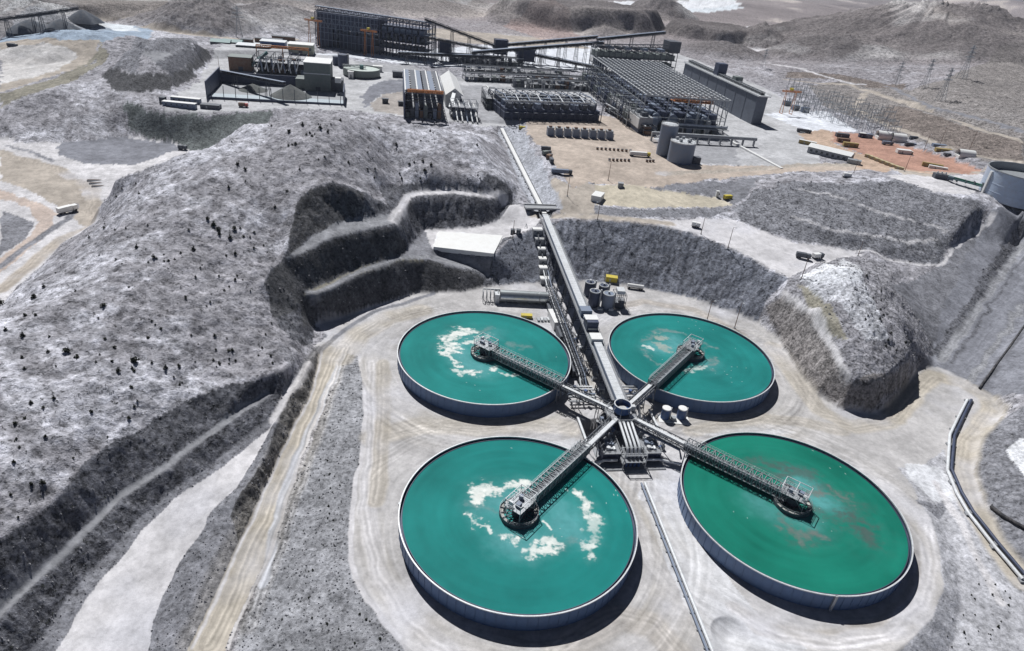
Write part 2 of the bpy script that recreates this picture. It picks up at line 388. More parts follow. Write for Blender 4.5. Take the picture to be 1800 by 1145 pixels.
ZONES = '''
p grey .5 | 0,1091 66,1030 128,964 204,887 286,831 378,764 475,698 500,655 530,640 572,585 600,616 583,662 556,727 531,790 490,912 450,1020 409,1107 390,1150 340,1260 -200,1260 -200,1145
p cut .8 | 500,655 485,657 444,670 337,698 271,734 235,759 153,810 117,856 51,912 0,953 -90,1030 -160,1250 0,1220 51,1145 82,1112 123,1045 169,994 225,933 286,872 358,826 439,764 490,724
p strip .55 | 631,626 637,690 639,729 630,800 618,867 613,930 611,984 624,1020 644,1056 700,1127 740,1170 840,1230 370,1260 400,1170 430,1090 455,1035 484,950 511,867 531,820 557,754 583,690 606,621
p lane .12 | 480,742 470,764 419,856 368,907 327,974 286,1050 260,1145 235,1240 60,1240 97,1145 153,1050 184,1015 245,938 307,877 378,831 472,756
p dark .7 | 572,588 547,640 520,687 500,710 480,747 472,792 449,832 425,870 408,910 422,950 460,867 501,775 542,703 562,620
p road .1 | 600,616 583,662 556,727 531,790 490,912 450,1020 409,1107 390,1150 340,1260 280,1250 332,1138 378,1045 419,959 460,867 501,775 542,703 562,620 575,600
p pad .1 | 545,606 575,590 554,570 594,561 653,541 733,516 807,514 850,506 880,503 930,497 960,500 1000,498 1040,495 1110,503 1200,520 1290,552 1330,567 1370,600 1400,650 1430,690 1480,720 1530,728 1560,716 1590,682 1612,650 1640,645 1690,660 1745,700 1757,725 1735,745 1712,770 1705,810 1718,870 1760,950 1800,1010 1790,1030 1740,965 1690,900 1666,840 1662,790 1620,822 1580,822 1600,850 1635,910 1652,960 1660,1030 1640,1085 1600,1125 1540,1170 1400,1240 840,1230 740,1170 700,1127 644,1056 624,1020 611,984 613,930 618,867 630,800 639,729 637,690 631,626 606,621 575,605
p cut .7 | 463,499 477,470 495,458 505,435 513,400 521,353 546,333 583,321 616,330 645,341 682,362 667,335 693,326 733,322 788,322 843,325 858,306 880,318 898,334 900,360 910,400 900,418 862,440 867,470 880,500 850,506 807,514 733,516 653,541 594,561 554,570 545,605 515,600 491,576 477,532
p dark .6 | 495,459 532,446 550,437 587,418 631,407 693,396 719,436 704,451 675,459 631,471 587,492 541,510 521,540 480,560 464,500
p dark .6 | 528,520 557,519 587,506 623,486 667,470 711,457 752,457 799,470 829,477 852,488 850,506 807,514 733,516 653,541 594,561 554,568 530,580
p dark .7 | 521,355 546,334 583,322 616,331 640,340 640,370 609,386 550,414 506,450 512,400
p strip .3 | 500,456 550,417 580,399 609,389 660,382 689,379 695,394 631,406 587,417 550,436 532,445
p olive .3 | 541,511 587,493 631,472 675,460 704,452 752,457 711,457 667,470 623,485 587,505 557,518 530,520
p grey .3 | 719,436 745,405 770,412 760,437 800,442 867,449 858,482 799,470 752,457 706,452
p lane .1 | 745,404 770,404 819,402 850,396 869,391 885,376 900,361 945,372 950,383 940,397 900,416 885,420 867,448 807,441 759,436
p slab .05 | 770,408 885,414 867,448 762,434
p fill .6 | 867,449 900,419 930,405 950,402 960,440 962,500 930,497 880,501 862,470
p fill .7 | 950,404 985,387 1060,388 1120,392 1180,401 1230,416 1290,441 1340,466 1385,491 1345,530 1330,567 1290,552 1200,520 1110,503 1040,495 960,500 955,440
p lane .1 | 985,378 1045,378 1110,383 1180,387 1250,385 1300,389 1340,406 1400,427 1470,438 1500,441 1520,450 1480,452 1430,466 1388,489 1340,464 1290,439 1230,414 1180,399 1120,390 1060,386 985,385
p grey .5 | 990,366 1045,325 1048,362 1100,369 1290,366 1250,384 1110,382 1045,377 985,376
p yellow .15 | 1046,346 1046,327 1150,332 1270,352 1290,364 1200,366 1100,366 1050,361
p grey .4 | 1035,320 1100,323 1200,324 1330,312 1320,340 1290,364 1270,350 1150,331 1046,325
p yard .15 | 928,236 928,212 1000,207 1060,203 1110,215 1150,240 1190,290 1290,292 1400,285 1500,292 1560,292 1500,301 1400,302 1300,311 1200,323 1100,323 1035,319 1005,331 975,286
p tan .15 | 1005,332 1030,320 1050,330 1045,376 985,376 968,310 1000,325
p drain .3 .75 | 885,245 875,225 900,215 925,215 922,228 940,262 962,308 985,345 990,370 950,372 935,362 915,322 898,280
p grey .8 | 1290,372 1330,335 1400,318 1480,323 1560,318 1600,312 1640,338 1690,348 1740,353 1730,375 1700,405 1665,440 1645,468 1610,466 1560,456 1510,441 1470,437 1400,425 1340,405 1300,388
p lane .2 | 1560,308 1600,306 1650,312 1720,305 1740,310 1700,343 1640,337 1590,320
p blue .3 | 1610,645 1645,468 1700,405 1750,362 1830,365 1850,370 1850,720 1722,684 1690,660 1640,645
p grey .45 | 1560,500 1650,470 1720,400 1742,380 1700,450 1660,540 1640,620 1605,620
p cut .8 | 1640,622 1660,590 1720,500 1760,430 1800,380 1810,400 1790,425 1740,500 1680,595 1652,635
p knob .8 | 1340,540 1375,512 1385,490 1430,466 1480,452 1530,460 1580,475 1560,500 1600,540 1625,585 1640,622 1612,648 1590,682 1560,716 1530,728 1480,720 1430,690 1400,650 1370,600
p brown2 .8 .8 | 1345,545 1378,520 1420,550 1455,595 1480,645 1500,668 1560,660 1602,630 1590,680 1530,727 1480,719 1430,688 1400,648 1370,598
p olive .5 | 1400,500 1440,520 1470,560 1490,600 1460,590 1425,545
p white .5 .8 | 1405,487 1440,470 1482,456 1515,470 1510,500 1470,500 1430,500
p snow .6 .5 | 1405,495 1440,480 1515,480 1530,520 1560,600 1520,600 1480,540 1430,520
p pale .42 | 1620,822 1662,790 1666,840 1690,900 1740,965 1790,1030 1860,1130 1700,1260 1400,1250 1540,1170 1600,1125 1640,1085 1660,1030 1652,960 1635,910 1580,822
p white .2 .8 | 1590,815 1650,822 1680,850 1690,884 1640,880 1600,845
p grey .5 | 1608,878 1640,884 1682,886 1650,912
p grey .6 | 1735,745 1765,735 1860,700 1900,900 1900,1060 1800,1000 1760,945 1720,865 1708,810
p white .4 | 1770,790 1800,770 1830,800 1800,840
p snow .13 .45 | 1120,870 1140,840 1200,850 1230,950 1330,1080 1420,1140 1300,1230 1240,1145
p snow .13 .4 | 1010,770 1030,790 1000,830 960,780
p snow .13 .35 | 1210,755 1300,745 1400,760 1330,770 1230,765
p lane .2 | 0,246 43,252 159,252 216,242 245,244 299,252 335,258 330,268 255,296 199,313 182,345 177,382 156,399 110,428 66,475 0,536 -120,620 -120,240
p redroad .15 .65 | -40,335 0,335 60,355 100,370 95,400 40,450 0,480 -40,500 -40,470 0,455 55,412 70,390 50,365 0,350
p tan .15 | 0,262 90,296 160,330 175,372 140,395 100,362 40,330 0,318
p grey .4 | 0,372 45,385 60,395 45,420 0,450
p blue .2 | 110,252 216,243 299,252 320,262 240,290 150,288 100,270
p green .6 | 225,176 240,180 268,190 290,199 350,200 420,198 480,194 431,216 332,262 299,251 245,243 222,205
p plant .15 | 300,176 340,150 372,108 400,70 520,72 560,95 640,110 720,115 760,130 830,140 1040,150 1050,190 1000,206 925,212 880,222 850,222 720,206 600,193 490,191 420,196 350,198 290,196
p snow .1 | 545,92 640,104 760,118 1050,125 1050,80 900,70 840,80 640,96
p blue .2 | 655,150 672,142 712,140 716,160 670,166 650,185 640,190 636,170
p dirt .2 | 672,166 716,160 720,203 660,196 650,186
p plant .15 | 1040,150 1040,100 1180,90 1330,150 1420,190 1400,230 1440,240 1440,290 1290,291 1190,290 1150,240 1110,215
p grey .2 .55 | 1140,245 1290,250 1300,290 1190,288
p grey .2 .5 | 795,150 850,150 890,216 830,216
p grey .2 .4 | 620,106 760,118 1040,132 1040,152 800,142 640,122
p snow .15 | 1340,200 1450,195 1510,232 1440,235 1390,220
p dark .7 | 180,140 200,157 250,163 300,160 335,140 372,105 362,86 340,110 300,132 240,132 195,120
p grey .7 | 195,120 215,100 245,79 280,67 330,67 345,73 340,80 300,100 275,111 250,99 240,130
p cut .7 | 300,131 340,110 362,86 346,76 300,99 276,112
p strip .3 | 251,97 275,110 300,98 300,93 258,94
p stock .25 | -30,82 20,66 60,56 140,38 270,50 268,66 220,88 160,103 90,101 20,94
p tan .2 | 0,88 100,94 140,98 180,96 170,108 90,136 0,163
p white .3 .5 | 0,100 90,98 140,105 100,125 40,140 0,150
p olive .4 | 0,166 90,140 170,110 182,98 190,102 110,150 60,165 0,186
p red .2 | 1440,240 1470,232 1520,236 1600,260 1680,284 1720,300 1715,308 1600,300 1560,292 1500,265
p redroad .2 | 1400,235 1450,228 1470,235 1460,250 1520,275 1570,294 1560,304 1500,290 1440,262
p tan .2 | 1560,292 1600,300 1720,306 1730,296 1640,312 1580,306
p brown2 .8 .9 | 1420,150 1500,140 1600,160 1660,140 1740,108 1830,104 1830,300 1720,280 1600,245 1530,215 1450,190
p brown .8 | 1380,126 1480,130 1600,148 1590,158 1480,140 1380,136
p brown .8 | 1530,210 1560,185 1600,192 1700,226 1800,256 1800,290 1700,270 1600,234
p white .2 | 1040,8 1100,2 1230,0 1290,5 1300,12 1240,18 1150,16 1080,14
p tail .2 | 1095,8 1150,10 1230,16 1290,11 1310,17 1240,22 1140,18
p tan .3 | 680,58 760,50 900,62 980,70 1040,85 900,82 740,70
p tan .3 | 100,22 230,22 300,28 300,40 150,38
p red .3 .35 | 880,45 960,38 1040,70 960,72
p tail .2 | 0,60 60,55 130,40 60,52 250,56 230,45 120,36
'''  # dark on hill 3's front faces paints the shade its gentle slopes lack
LINES = '''
strip 3.4 .3 | 541,515 560,513 590,500 627,479 671,465 706,454 730,453 756,452 790,462 826,472
strip 2.6 .2 | 470,693 378,756 286,823 204,880 128,955 60,1022 0,1080
lane 3 .2 | 545,637 520,675 498,708 480,742
drain 2.6 .1 | 604,624 580,676 552,742 520,810 500,870 480,935 462,1030
lane 1.6 .1 | 606,618 634,626 642,690 643,729 634,800 622,867 617,930 615,984 629,1020 650,1056 702,1120
lane 1.0 .1 | 398,1140 455,1018 495,912 535,790 560,727 587,662 603,618
lane .9 .1 | 337,1140 383,1045 424,959 465,867 505,775 546,703 566,620
grey 2.6 .2 | 560,620 580,600 620,570 660,548 720,530 760,517
lane 5 .1 | 690,388 702,371 718,345 745,339 790,339 825,341 860,344 887,351
strip 2 .2 | 759,447 800,458 835,470 858,484
tan 7 .1 | 940,377 985,380 1045,381 1110,387 1180,393
lane 2.6 .3 .65 | 1392,381 1430,393 1480,407 1540,415 1590,425 1650,425
lane 2.6 .3 .65 | 1400,331 1470,346 1515,362 1582,385 1634,398 1665,409
lane 2.5 .2 | 1500,441 1560,457 1610,467 1645,468 1700,420 1740,385
lane 1.8 .2 | 1375,512 1420,545 1455,590 1480,640 1495,660
blue 12 .2 | 1690,652 1755,545 1825,440
strip 4.5 .3 | 1655,634 1685,592 1742,507 1795,430
strip 3.2 .4 | 1706,668 1762,590 1822,505
cut 1.4 .5 | 1672,640 1725,560 1800,452
cut 2.5 .3 | 1722,684 1755,640 1810,570
road 9 .1 .75 | 1360,610 1400,670 1440,720 1500,752 1560,742 1605,700
road 7 .1 .6 | 1480,758 1410,742 1330,735 1260,748 1215,760
road 10 .1 .55 | 655,770 740,748 840,752 930,745 1000,752
tan 9 .1 .4 | 1190,1150 1150,1100 1090,1085 1030,1110 980,1150
lane 6 .1 .8 | 655,640 658,760 645,900 668,1010 720,1090 790,1150
road 6 .1 .7 | 672,640 676,720 668,800 662,880
road 12 .1 .7 | 740,545 680,560 630,590 600,630
tan 5 .1 .5 | 1330,1100 1420,1122 1520,1110 1590,1070 1630,1000
lane 5 .1 .9 | 1290,1070 1370,1115 1470,1130 1560,1110 1620,1060 1640,990 1625,920
tan 6 .1 .6 | 1060,545 1130,530 1220,545 1300,585 1350,640
road 9 .1 | 1570,735 1610,685 1640,660 1690,672 1735,700 1745,722 1725,750 1700,780 1690,820 1705,880 1745,950 1795,1020
lane 3 .3 | 1645,850 1690,920 1720,990 1760,1060
tan 8 .1 | 1160,305 1290,300 1400,291 1500,290
tan 7 .1 | 0,268 90,292 160,335 165,380 110,420 60,460 0,510
grey 3 .3 | 10,256 50,268 92,283
grey 4 .3 | 0,470 60,425 120,385 130,360
redroad 9 .1 | 1440,238 1460,255 1520,282 1560,294 1640,305
tan 7 .2 | 1380,140 1500,150 1600,188 1700,222 1800,250
grey 5 .2 | 1560,152 1640,190 1800,232
tan 8 .2 | 1520,165 1500,190 1560,220 1640,250 1720,275 1800,286
lane 6 .2 | 1330,110 1400,120 1500,148 1520,150
olive 5 .2 | 0,178 90,142 180,103
tan 12 .2 | 250,48 330,60 420,70 520,70
lane 18 .3 | 700,10 800,20 870,8
lane 14 .3 | 200,8 330,12 480,14
lane 20 .3 | 1260,80 1330,90 1400,105
lane 24 .3 | 1130,50 1200,46 1290,50 1400,44
lane 24 .3 | 540,12 450,4 380,0
'''
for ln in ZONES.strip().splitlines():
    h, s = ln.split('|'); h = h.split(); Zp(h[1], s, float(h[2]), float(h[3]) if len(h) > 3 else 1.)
for ln in LINES.strip().splitlines():
    h, s = ln.split('|'); h = h.split(); c, w, r = h[:3]; Zl(c, s, float(w), float(r), float(h[3]) if len(h) > 3 else 1., track=.4 if float(w) > 3 else 0)
# wheel tracks: along the haul road, and in rings round the tanks
Zl('road', '440,1100 470,1000 530,830 560,740 590,650 606,612', 6, None, .15, 0, track=.8)
Zl('road', '365,1130 420,1010 470,900 520,790 553,700 575,640 590,612', 15, None, .25, 0, track=.6)
padk = np.zeros(SH)
for (cx, cy) in TANKS:
    d = np.hypot(GX-cx, GY-cy); k = np.clip((d-TR-1)/2, 0, 1)*np.clip((66-d)/10, 0, 1)*(RG < .14)*np.clip(.75+fbm(GX, GY, 18, 2, 13), .2, 1)
    th = np.arctan2(GY-cy, GX-cx)
    s = fbm(d*1.0+1.5*np.sin(th*3+cx)+fbm(GX, GY, 20, 2, 9)*3, th*.8, .9, 4, 11)
    CR *= (1+.36*k*s)[..., None]
    e = k*np.clip(fbm(d+2*np.sin(th*2+cy), th*2, 5, 3, 12)*2, 0, 1)
    CR += (e*.5)[..., None]*(np.array((.375, .345, .30))-CR)
tr_ = random.Random(5)
for (cx, cy) in TANKS:
    d = np.hypot(GX-cx, GY-cy); S = np.where((d > TR+1) & (d < 66) & (RG < .14)); dd = d[S]; th = np.arctan2(GY[S]-cy, GX[S]-cx); wob = 1.6*np.sin(th*2+cx)+.8*np.sin(th*5+cy); acc = np.zeros(dd.shape)
    for _ in range(16):
        r0 = TR+tr_.uniform(3, 20); a0 = tr_.uniform(-3.1, 3.1); sp = tr_.uniform(.5, 1.6); w = tr_.uniform(.3, .7); am = tr_.choice((-.13, -.10, .10, .14)); dr = tr_.uniform(-5, 5)
        ang = np.angle(np.exp(1j*(th-a0))); k = np.clip((sp-np.abs(ang))*4, 0, 1)
        for o_ in (0, 2.3): acc += am*k*np.clip((w-np.abs(dd-r0-o_-wob-dr*ang**2))/.25, 0, 1)
    CR[S] *= (1+acc)[..., None]
lightp = np.clip(fbm(GX, GY, 22, 4, 14)*1.8-.1, 0, 1)*(RG < .14)*(Rr < 500)
CR += (lightp*.55)[..., None]*(np.array((.60, .60, .65))-CR)
# ------------------------------------------------------------------ relief detail
def blur(a, n, it=2):
    for _ in range(it):
        for ax in (0, 1):
            p = np.pad(a, [(n, n) if i == ax else (0, 0) for i in range(2)], 'edge'); c = np.cumsum(p, ax); z = np.zeros_like(np.take(c, [0], ax))
            c = np.concatenate([z, c], ax)
            a = (np.take(c, range(2*n+1, c.shape[ax]), ax)-np.take(c, range(0, c.shape[ax]-2*n-1), ax))/(2*n+1)
    return a
B1 = blur(ZT, 1); B2 = blur(ZT, 8)
nat = np.clip((RG-.85)/.15, 0, 1)*(Rr < 900); nat = np.clip(blur(nat, 7, 1)*2-1, 0, 1)
# keep cuts crisp: natural ground smooth only where nothing cut is near
Z0 = ZT+(B1-ZT)*np.clip(RG*1.5, 0, 1); Z0 = Z0+(B2-Z0)*nat**2
gy_, gx_ = np.gradient(blur(ZT, 3))
dxr = np.gradient(GX, axis=0), np.gradient(GX, axis=1); dyr = np.gradient(GY, axis=0), np.gradient(GY, axis=1)
det = dxr[1]*dyr[0]-dxr[0]*dyr[1]+1e-12; zx = (gx_*dyr[0]-gy_*dyr[1])/det; zy = (gy_*dxr[1]-gx_*dxr[0])/det
slope = np.hypot(zx, zy); asp = np.arctan2(zy, zx)
sm_ = (slope > .22) & (Rr < 1100); STK = np.zeros(SH); xs, ys, as_ = GX[sm_], GY[sm_], asp[sm_]; acc = np.zeros(xs.shape); wsum = np.full(xs.shape, 1e-6)
for k in range(12):
    a_ = math.pi*k/12; w_ = np.clip(1-np.abs(np.angle(np.exp(2j*(as_-a_))))/2/(math.pi/12), 0, 1); q_ = w_ > 0
    n_ = fbm((-xs[q_]*math.sin(a_)+ys[q_]*math.cos(a_))/1.3, (xs[q_]*math.cos(a_)+ys[q_]*math.sin(a_))/13, 1., 4, 101+k, .6)
    acc[q_] += w_[q_]*n_; wsum[q_] += w_[q_]
STK[sm_] = acc/wsum*np.clip((slope[sm_]-.22)*5, 0, 1)
CR *= (1+.42*STK*np.clip(RG*1.4, 0, 1)*(1-.6*np.clip((RG-.84)*7, 0, 1)))[..., None]
CR += (np.clip(STK-.18, 0, 1)*.5*(RG > .5))[..., None]*(np.array((.34, .33, .34))-CR)
rgk = blur(np.clip(RG-.1, 0, 1), 2, 1)
nz = fbm(GX, GY, 26, 4, 41)*2.2*nat+fbm(GX, GY, 8, 4, 43, ridge=True)*1.0*rgk+fbm(GX, GY, 2.6, 3, 47)*.45*rgk+fbm(GX, GY, 12, 2, 48)*.12
cutk = blur(np.clip(1-np.abs(RG-.72)/.14, 0, 1), 2, 1)
nz = nz+STK*.42*np.clip(RG*1.3, 0, 1)*(RG > .45)
cw = fbm(GX, GY, 6, 3, 57)*1.2
cellx = np.floor(GX/2.3+cw).astype(np.int64); celly = np.floor(GY/1.9+fbm(GX, GY, 6, 3, 58)*1.2).astype(np.int64)
cl2 = _h(np.floor(GX/.95+cw*2).astype(np.int64), np.floor(GY/.85-cw*2).astype(np.int64), 60)
BLK = _h(cellx, celly, 59)*.55+cl2*.28
CR *= (1+.22*BLK*np.clip(cutk*1.2, 0, 1))[..., None]
nz = nz+BLK*np.clip(cutk*1.3, 0, 1)*.8
nz = nz+cutk*(fbm(GX, GY, 5, 4, 51, ridge=True)*.9+fbm(GX, GY, 14, 3, 53)*.9)
FH, FS = far_hills(GX, GY)
fn = np.clip((Rr-1050)/700, 0, 1)
zf = np.maximum(FH, FS)+fn*np.clip(fbm(GX, GY, 900, 5, 61)+.1, -.1, 1)*(30+Rr*.018)*np.clip((Rr-1500)/4000, 0, 1)+fn*fbm(GX, GY, 240, 4, 63)*7
MT = np.clip((Rr-9000)/9000, 0, 1)*np.clip(fbm(A*6, A*0+3.3, .9, 4, 66, ridge=True)*.6+.75, .2, 2)*(240+Rr*.028)
ZG = Z0+nz+zf+MT*np.clip((32000-Rr)/9000, 0, 1)+fn*fbm(GX, GY, 40, 4, 68, ridge=True)*np.clip(FH/20, 0, 1)*5
dk = np.clip(FH/8, 0, 1)[..., None]
CR += dk*.75*(np.array((.165, .15, .148))*(1+.45*n5+.3*fbm(GX, GY, 30, 4, 71))[..., None]+np.clip(fbm(GX, GY, 110, 5, 72)*2.6-.35, 0, 1)[..., None]*.34-CR)
RG = np.maximum(RG, np.clip(FH/10, 0, 1)*.8)
CR = np.clip(CR, .02, .85)
# trench of the upstream launder, pump pit and sump in the pad
def carve(x0, y0, z0, x1, y1, z1, w, slope, off=0.):
    dx, dy = x1-x0, y1-y0; t = ((GX-x0)*dx+(GY-y0)*dy)/(dx*dx+dy*dy); d = np.abs((GX-x0)*dy-(GY-y0)*dx)/math.hypot(dx, dy)
    zt = z0+(z1-z0)*t+np.maximum(0, d-w)*slope; k = (t > off) & (t < 1.0)
    ZG[k] = np.minimum(ZG, zt)[k]
carve(11.4, 392.6, 19.6, -25.6, 557.9, 26.4, 4.2, .75, .0)
carve(11.4, 392.6, 18.4, 12.8, 385.0, 17.0, 3.0, 1.6, 0.)
def pit(s, dz):
    p = pts(s); S = window(p); k = inpoly(p, GX[S], GY[S]); ZG[S] = np.where(k, ZG[S]-dz, ZG[S])
pit('1018,742 1058,735 1078,752 1074,770 1042,790', 4.5)
sp_ = pts('1284,1114')[0]; q_ = np.hypot(GX-sp_[0], GY-sp_[1])/5.5; ZG -= 2.4*np.clip(1-q_, 0, 1)**.7
def Hs(x, y):
    a, r = cell(x, y); a = min(max(a, 0), NA-1.001); r = min(max(r, 0), NR-1.001); i, j = int(r), int(a); f, g = r-i, a-j
    return float(ZG[i, j]*(1-f)*(1-g)+ZG[i+1, j]*f*(1-g)+ZG[i, j+1]*(1-f)*g+ZG[i+1, j+1]*f*g)
def Q(u, v):
    g = G(u, v); return np.array([g[0], g[1], Hs(g[0], g[1])])

# ------------------------------------------------------------------ materials
MATS = {}
def principled(name, col, rough=.7, metal=0., spec=.3):
    m = bpy.data.materials.new(name); m.use_nodes = True; b = m.node_tree.nodes['Principled BSDF']
    b.inputs['Base Color'].default_value = (*col, 1); b.inputs['Roughness'].default_value = rough; b.inputs['Metallic'].default_value = metal
    b.inputs['Specular IOR Level'].default_value = spec
    return m, m.node_tree, b
def mat(name, col, rough=.7, metal=0., var=.35, scale=.35, dirt=(.30, .28, .27), dirt_amt=.35):
    """paint / steel / concrete with blotchy wear and dust"""
    if name in MATS: return MATS[name]
    m, t, b = principled(name, col, rough, metal)
    N = t.nodes; L = t.links
    g = N.new('ShaderNodeNewGeometry'); n = N.new('ShaderNodeTexNoise'); n.inputs['Scale'].default_value = scale; n.inputs['Detail'].default_value = 6; n.inputs['Roughness'].default_value = .65
    L.new(g.outputs['Position'], n.inputs['Vector'])
    mr = N.new('ShaderNodeMapRange'); mr.inputs[1].default_value = .42; mr.inputs[2].default_value = .72; mr.inputs[4].default_value = dirt_amt
    L.new(n.outputs[0], mr.inputs[0])
    mx = N.new('ShaderNodeMix'); mx.data_type = 'RGBA'; mx.inputs[6].default_value = (*col, 1); mx.inputs[7].default_value = (*dirt, 1); L.new(mr.outputs[0], mx.inputs[0])
    n2 = N.new('ShaderNodeTexNoise'); n2.inputs['Scale'].default_value = scale*6; n2.inputs['Detail'].default_value = 3; L.new(g.outputs['Position'], n2.inputs['Vector'])
    m2 = N.new('ShaderNodeMapRange'); m2.inputs[3].default_value = 1-var; m2.inputs[4].default_value = 1+var; L.new(n2.outputs[0], m2.inputs[0])
    mm = N.new('ShaderNodeMix'); mm.data_type = 'RGBA'; mm.blend_type = 'MULTIPLY'; mm.inputs[0].default_value = 1; L.new(mx.outputs[2], mm.inputs[6]); L.new(m2.outputs[0], mm.inputs[7])
    L.new(mm.outputs[2], b.inputs['Base Color'])
    MATS[name] = m; return m
def ground_mat():
    m, t, b = principled('ground', (.3, .3, .3), .95, 0, .1)
    N = t.nodes; L = t.links
    a = N.new('ShaderNodeAttribute'); a.attribute_name = 'cover'
    g = N.new('ShaderNodeNewGeometry')
    def noise(sc, det, ro=.6):
        n = N.new('ShaderNodeTexNoise'); n.inputs['Scale'].default_value = sc; n.inputs['Detail'].default_value = det; n.inputs['Roughness'].default_value = ro; L.new(g.outputs['Position'], n.inputs['Vector']); return n.outputs[0]
    def math_(op, x, y):
        n = N.new('ShaderNodeMath'); n.operation = op
        for i, q in enumerate((x, y)):
            if isinstance(q, (int, float)): n.inputs[i].default_value = q
            else: L.new(q, n.inputs[i])
        return n.outputs[0]
    fine = noise(.75, 6, .72); mid = noise(.22, 5, .68)
    rough = a.outputs['Alpha']
    # stones and tufts: contrast grows with the roughness of the cover
    rough_ = rough; wild = math_('MULTIPLY', math_('MAXIMUM', math_('SUBTRACT', rough, .84), 0), 6.2)
    f1 = math_('MULTIPLY', math_('SUBTRACT', fine, .5), math_('ADD', math_('MULTIPLY', math_('MAXIMUM', math_('SUBTRACT', math_('SUBTRACT', rough, math_('MULTIPLY', wild, .56)), .13), 0), 5.6), .55))
    f2 = math_('MULTIPLY', math_('SUBTRACT', mid, .5), math_('ADD', math_('MULTIPLY', rough, 2.4), .55))
    tuft = noise(.55, 4, .75); tk = math_('MULTIPLY', math_('MULTIPLY', math_('MAXIMUM', math_('SUBTRACT', tuft, .56), 0), 7.0), rough)
    f = math_('SUBTRACT', math_('ADD', math_('ADD', f1, f2), 1), math_('MINIMUM', tk, .75))
    mm = N.new('ShaderNodeMix'); mm.data_type = 'RGBA'; mm.blend_type = 'MULTIPLY'; mm.inputs[0].default_value = 1
    L.new(a.outputs['Color'], mm.inputs[6]); L.new(math_('MAXIMUM', f, .25), mm.inputs[7]); L.new(mm.outputs[2], b.inputs['Base Color'])
    bp = N.new('ShaderNodeBump'); bp.inputs['Distance'].default_value = 1.6
    L.new(math_('ADD', math_('MULTIPLY', rough, .75), .06), bp.inputs['Strength']); L.new(math_('ADD', math_('MULTIPLY', fine, .6), mid), bp.inputs['Height']); L.new(bp.outputs[0], b.inputs['Normal'])
    return m
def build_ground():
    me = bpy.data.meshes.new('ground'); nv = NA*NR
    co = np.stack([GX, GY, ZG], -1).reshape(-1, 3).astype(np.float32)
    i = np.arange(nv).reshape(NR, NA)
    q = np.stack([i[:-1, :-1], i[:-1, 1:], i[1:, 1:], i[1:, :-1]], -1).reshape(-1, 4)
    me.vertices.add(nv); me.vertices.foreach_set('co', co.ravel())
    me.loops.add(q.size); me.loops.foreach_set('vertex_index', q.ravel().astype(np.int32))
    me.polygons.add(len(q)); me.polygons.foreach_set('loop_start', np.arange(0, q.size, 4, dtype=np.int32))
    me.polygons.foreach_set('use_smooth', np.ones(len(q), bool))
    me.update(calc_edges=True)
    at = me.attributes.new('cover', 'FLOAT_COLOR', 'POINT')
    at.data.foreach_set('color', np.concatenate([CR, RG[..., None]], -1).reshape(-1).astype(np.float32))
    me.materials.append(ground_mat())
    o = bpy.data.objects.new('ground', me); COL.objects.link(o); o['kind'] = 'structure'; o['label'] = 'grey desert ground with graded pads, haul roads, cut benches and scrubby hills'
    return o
build_ground()

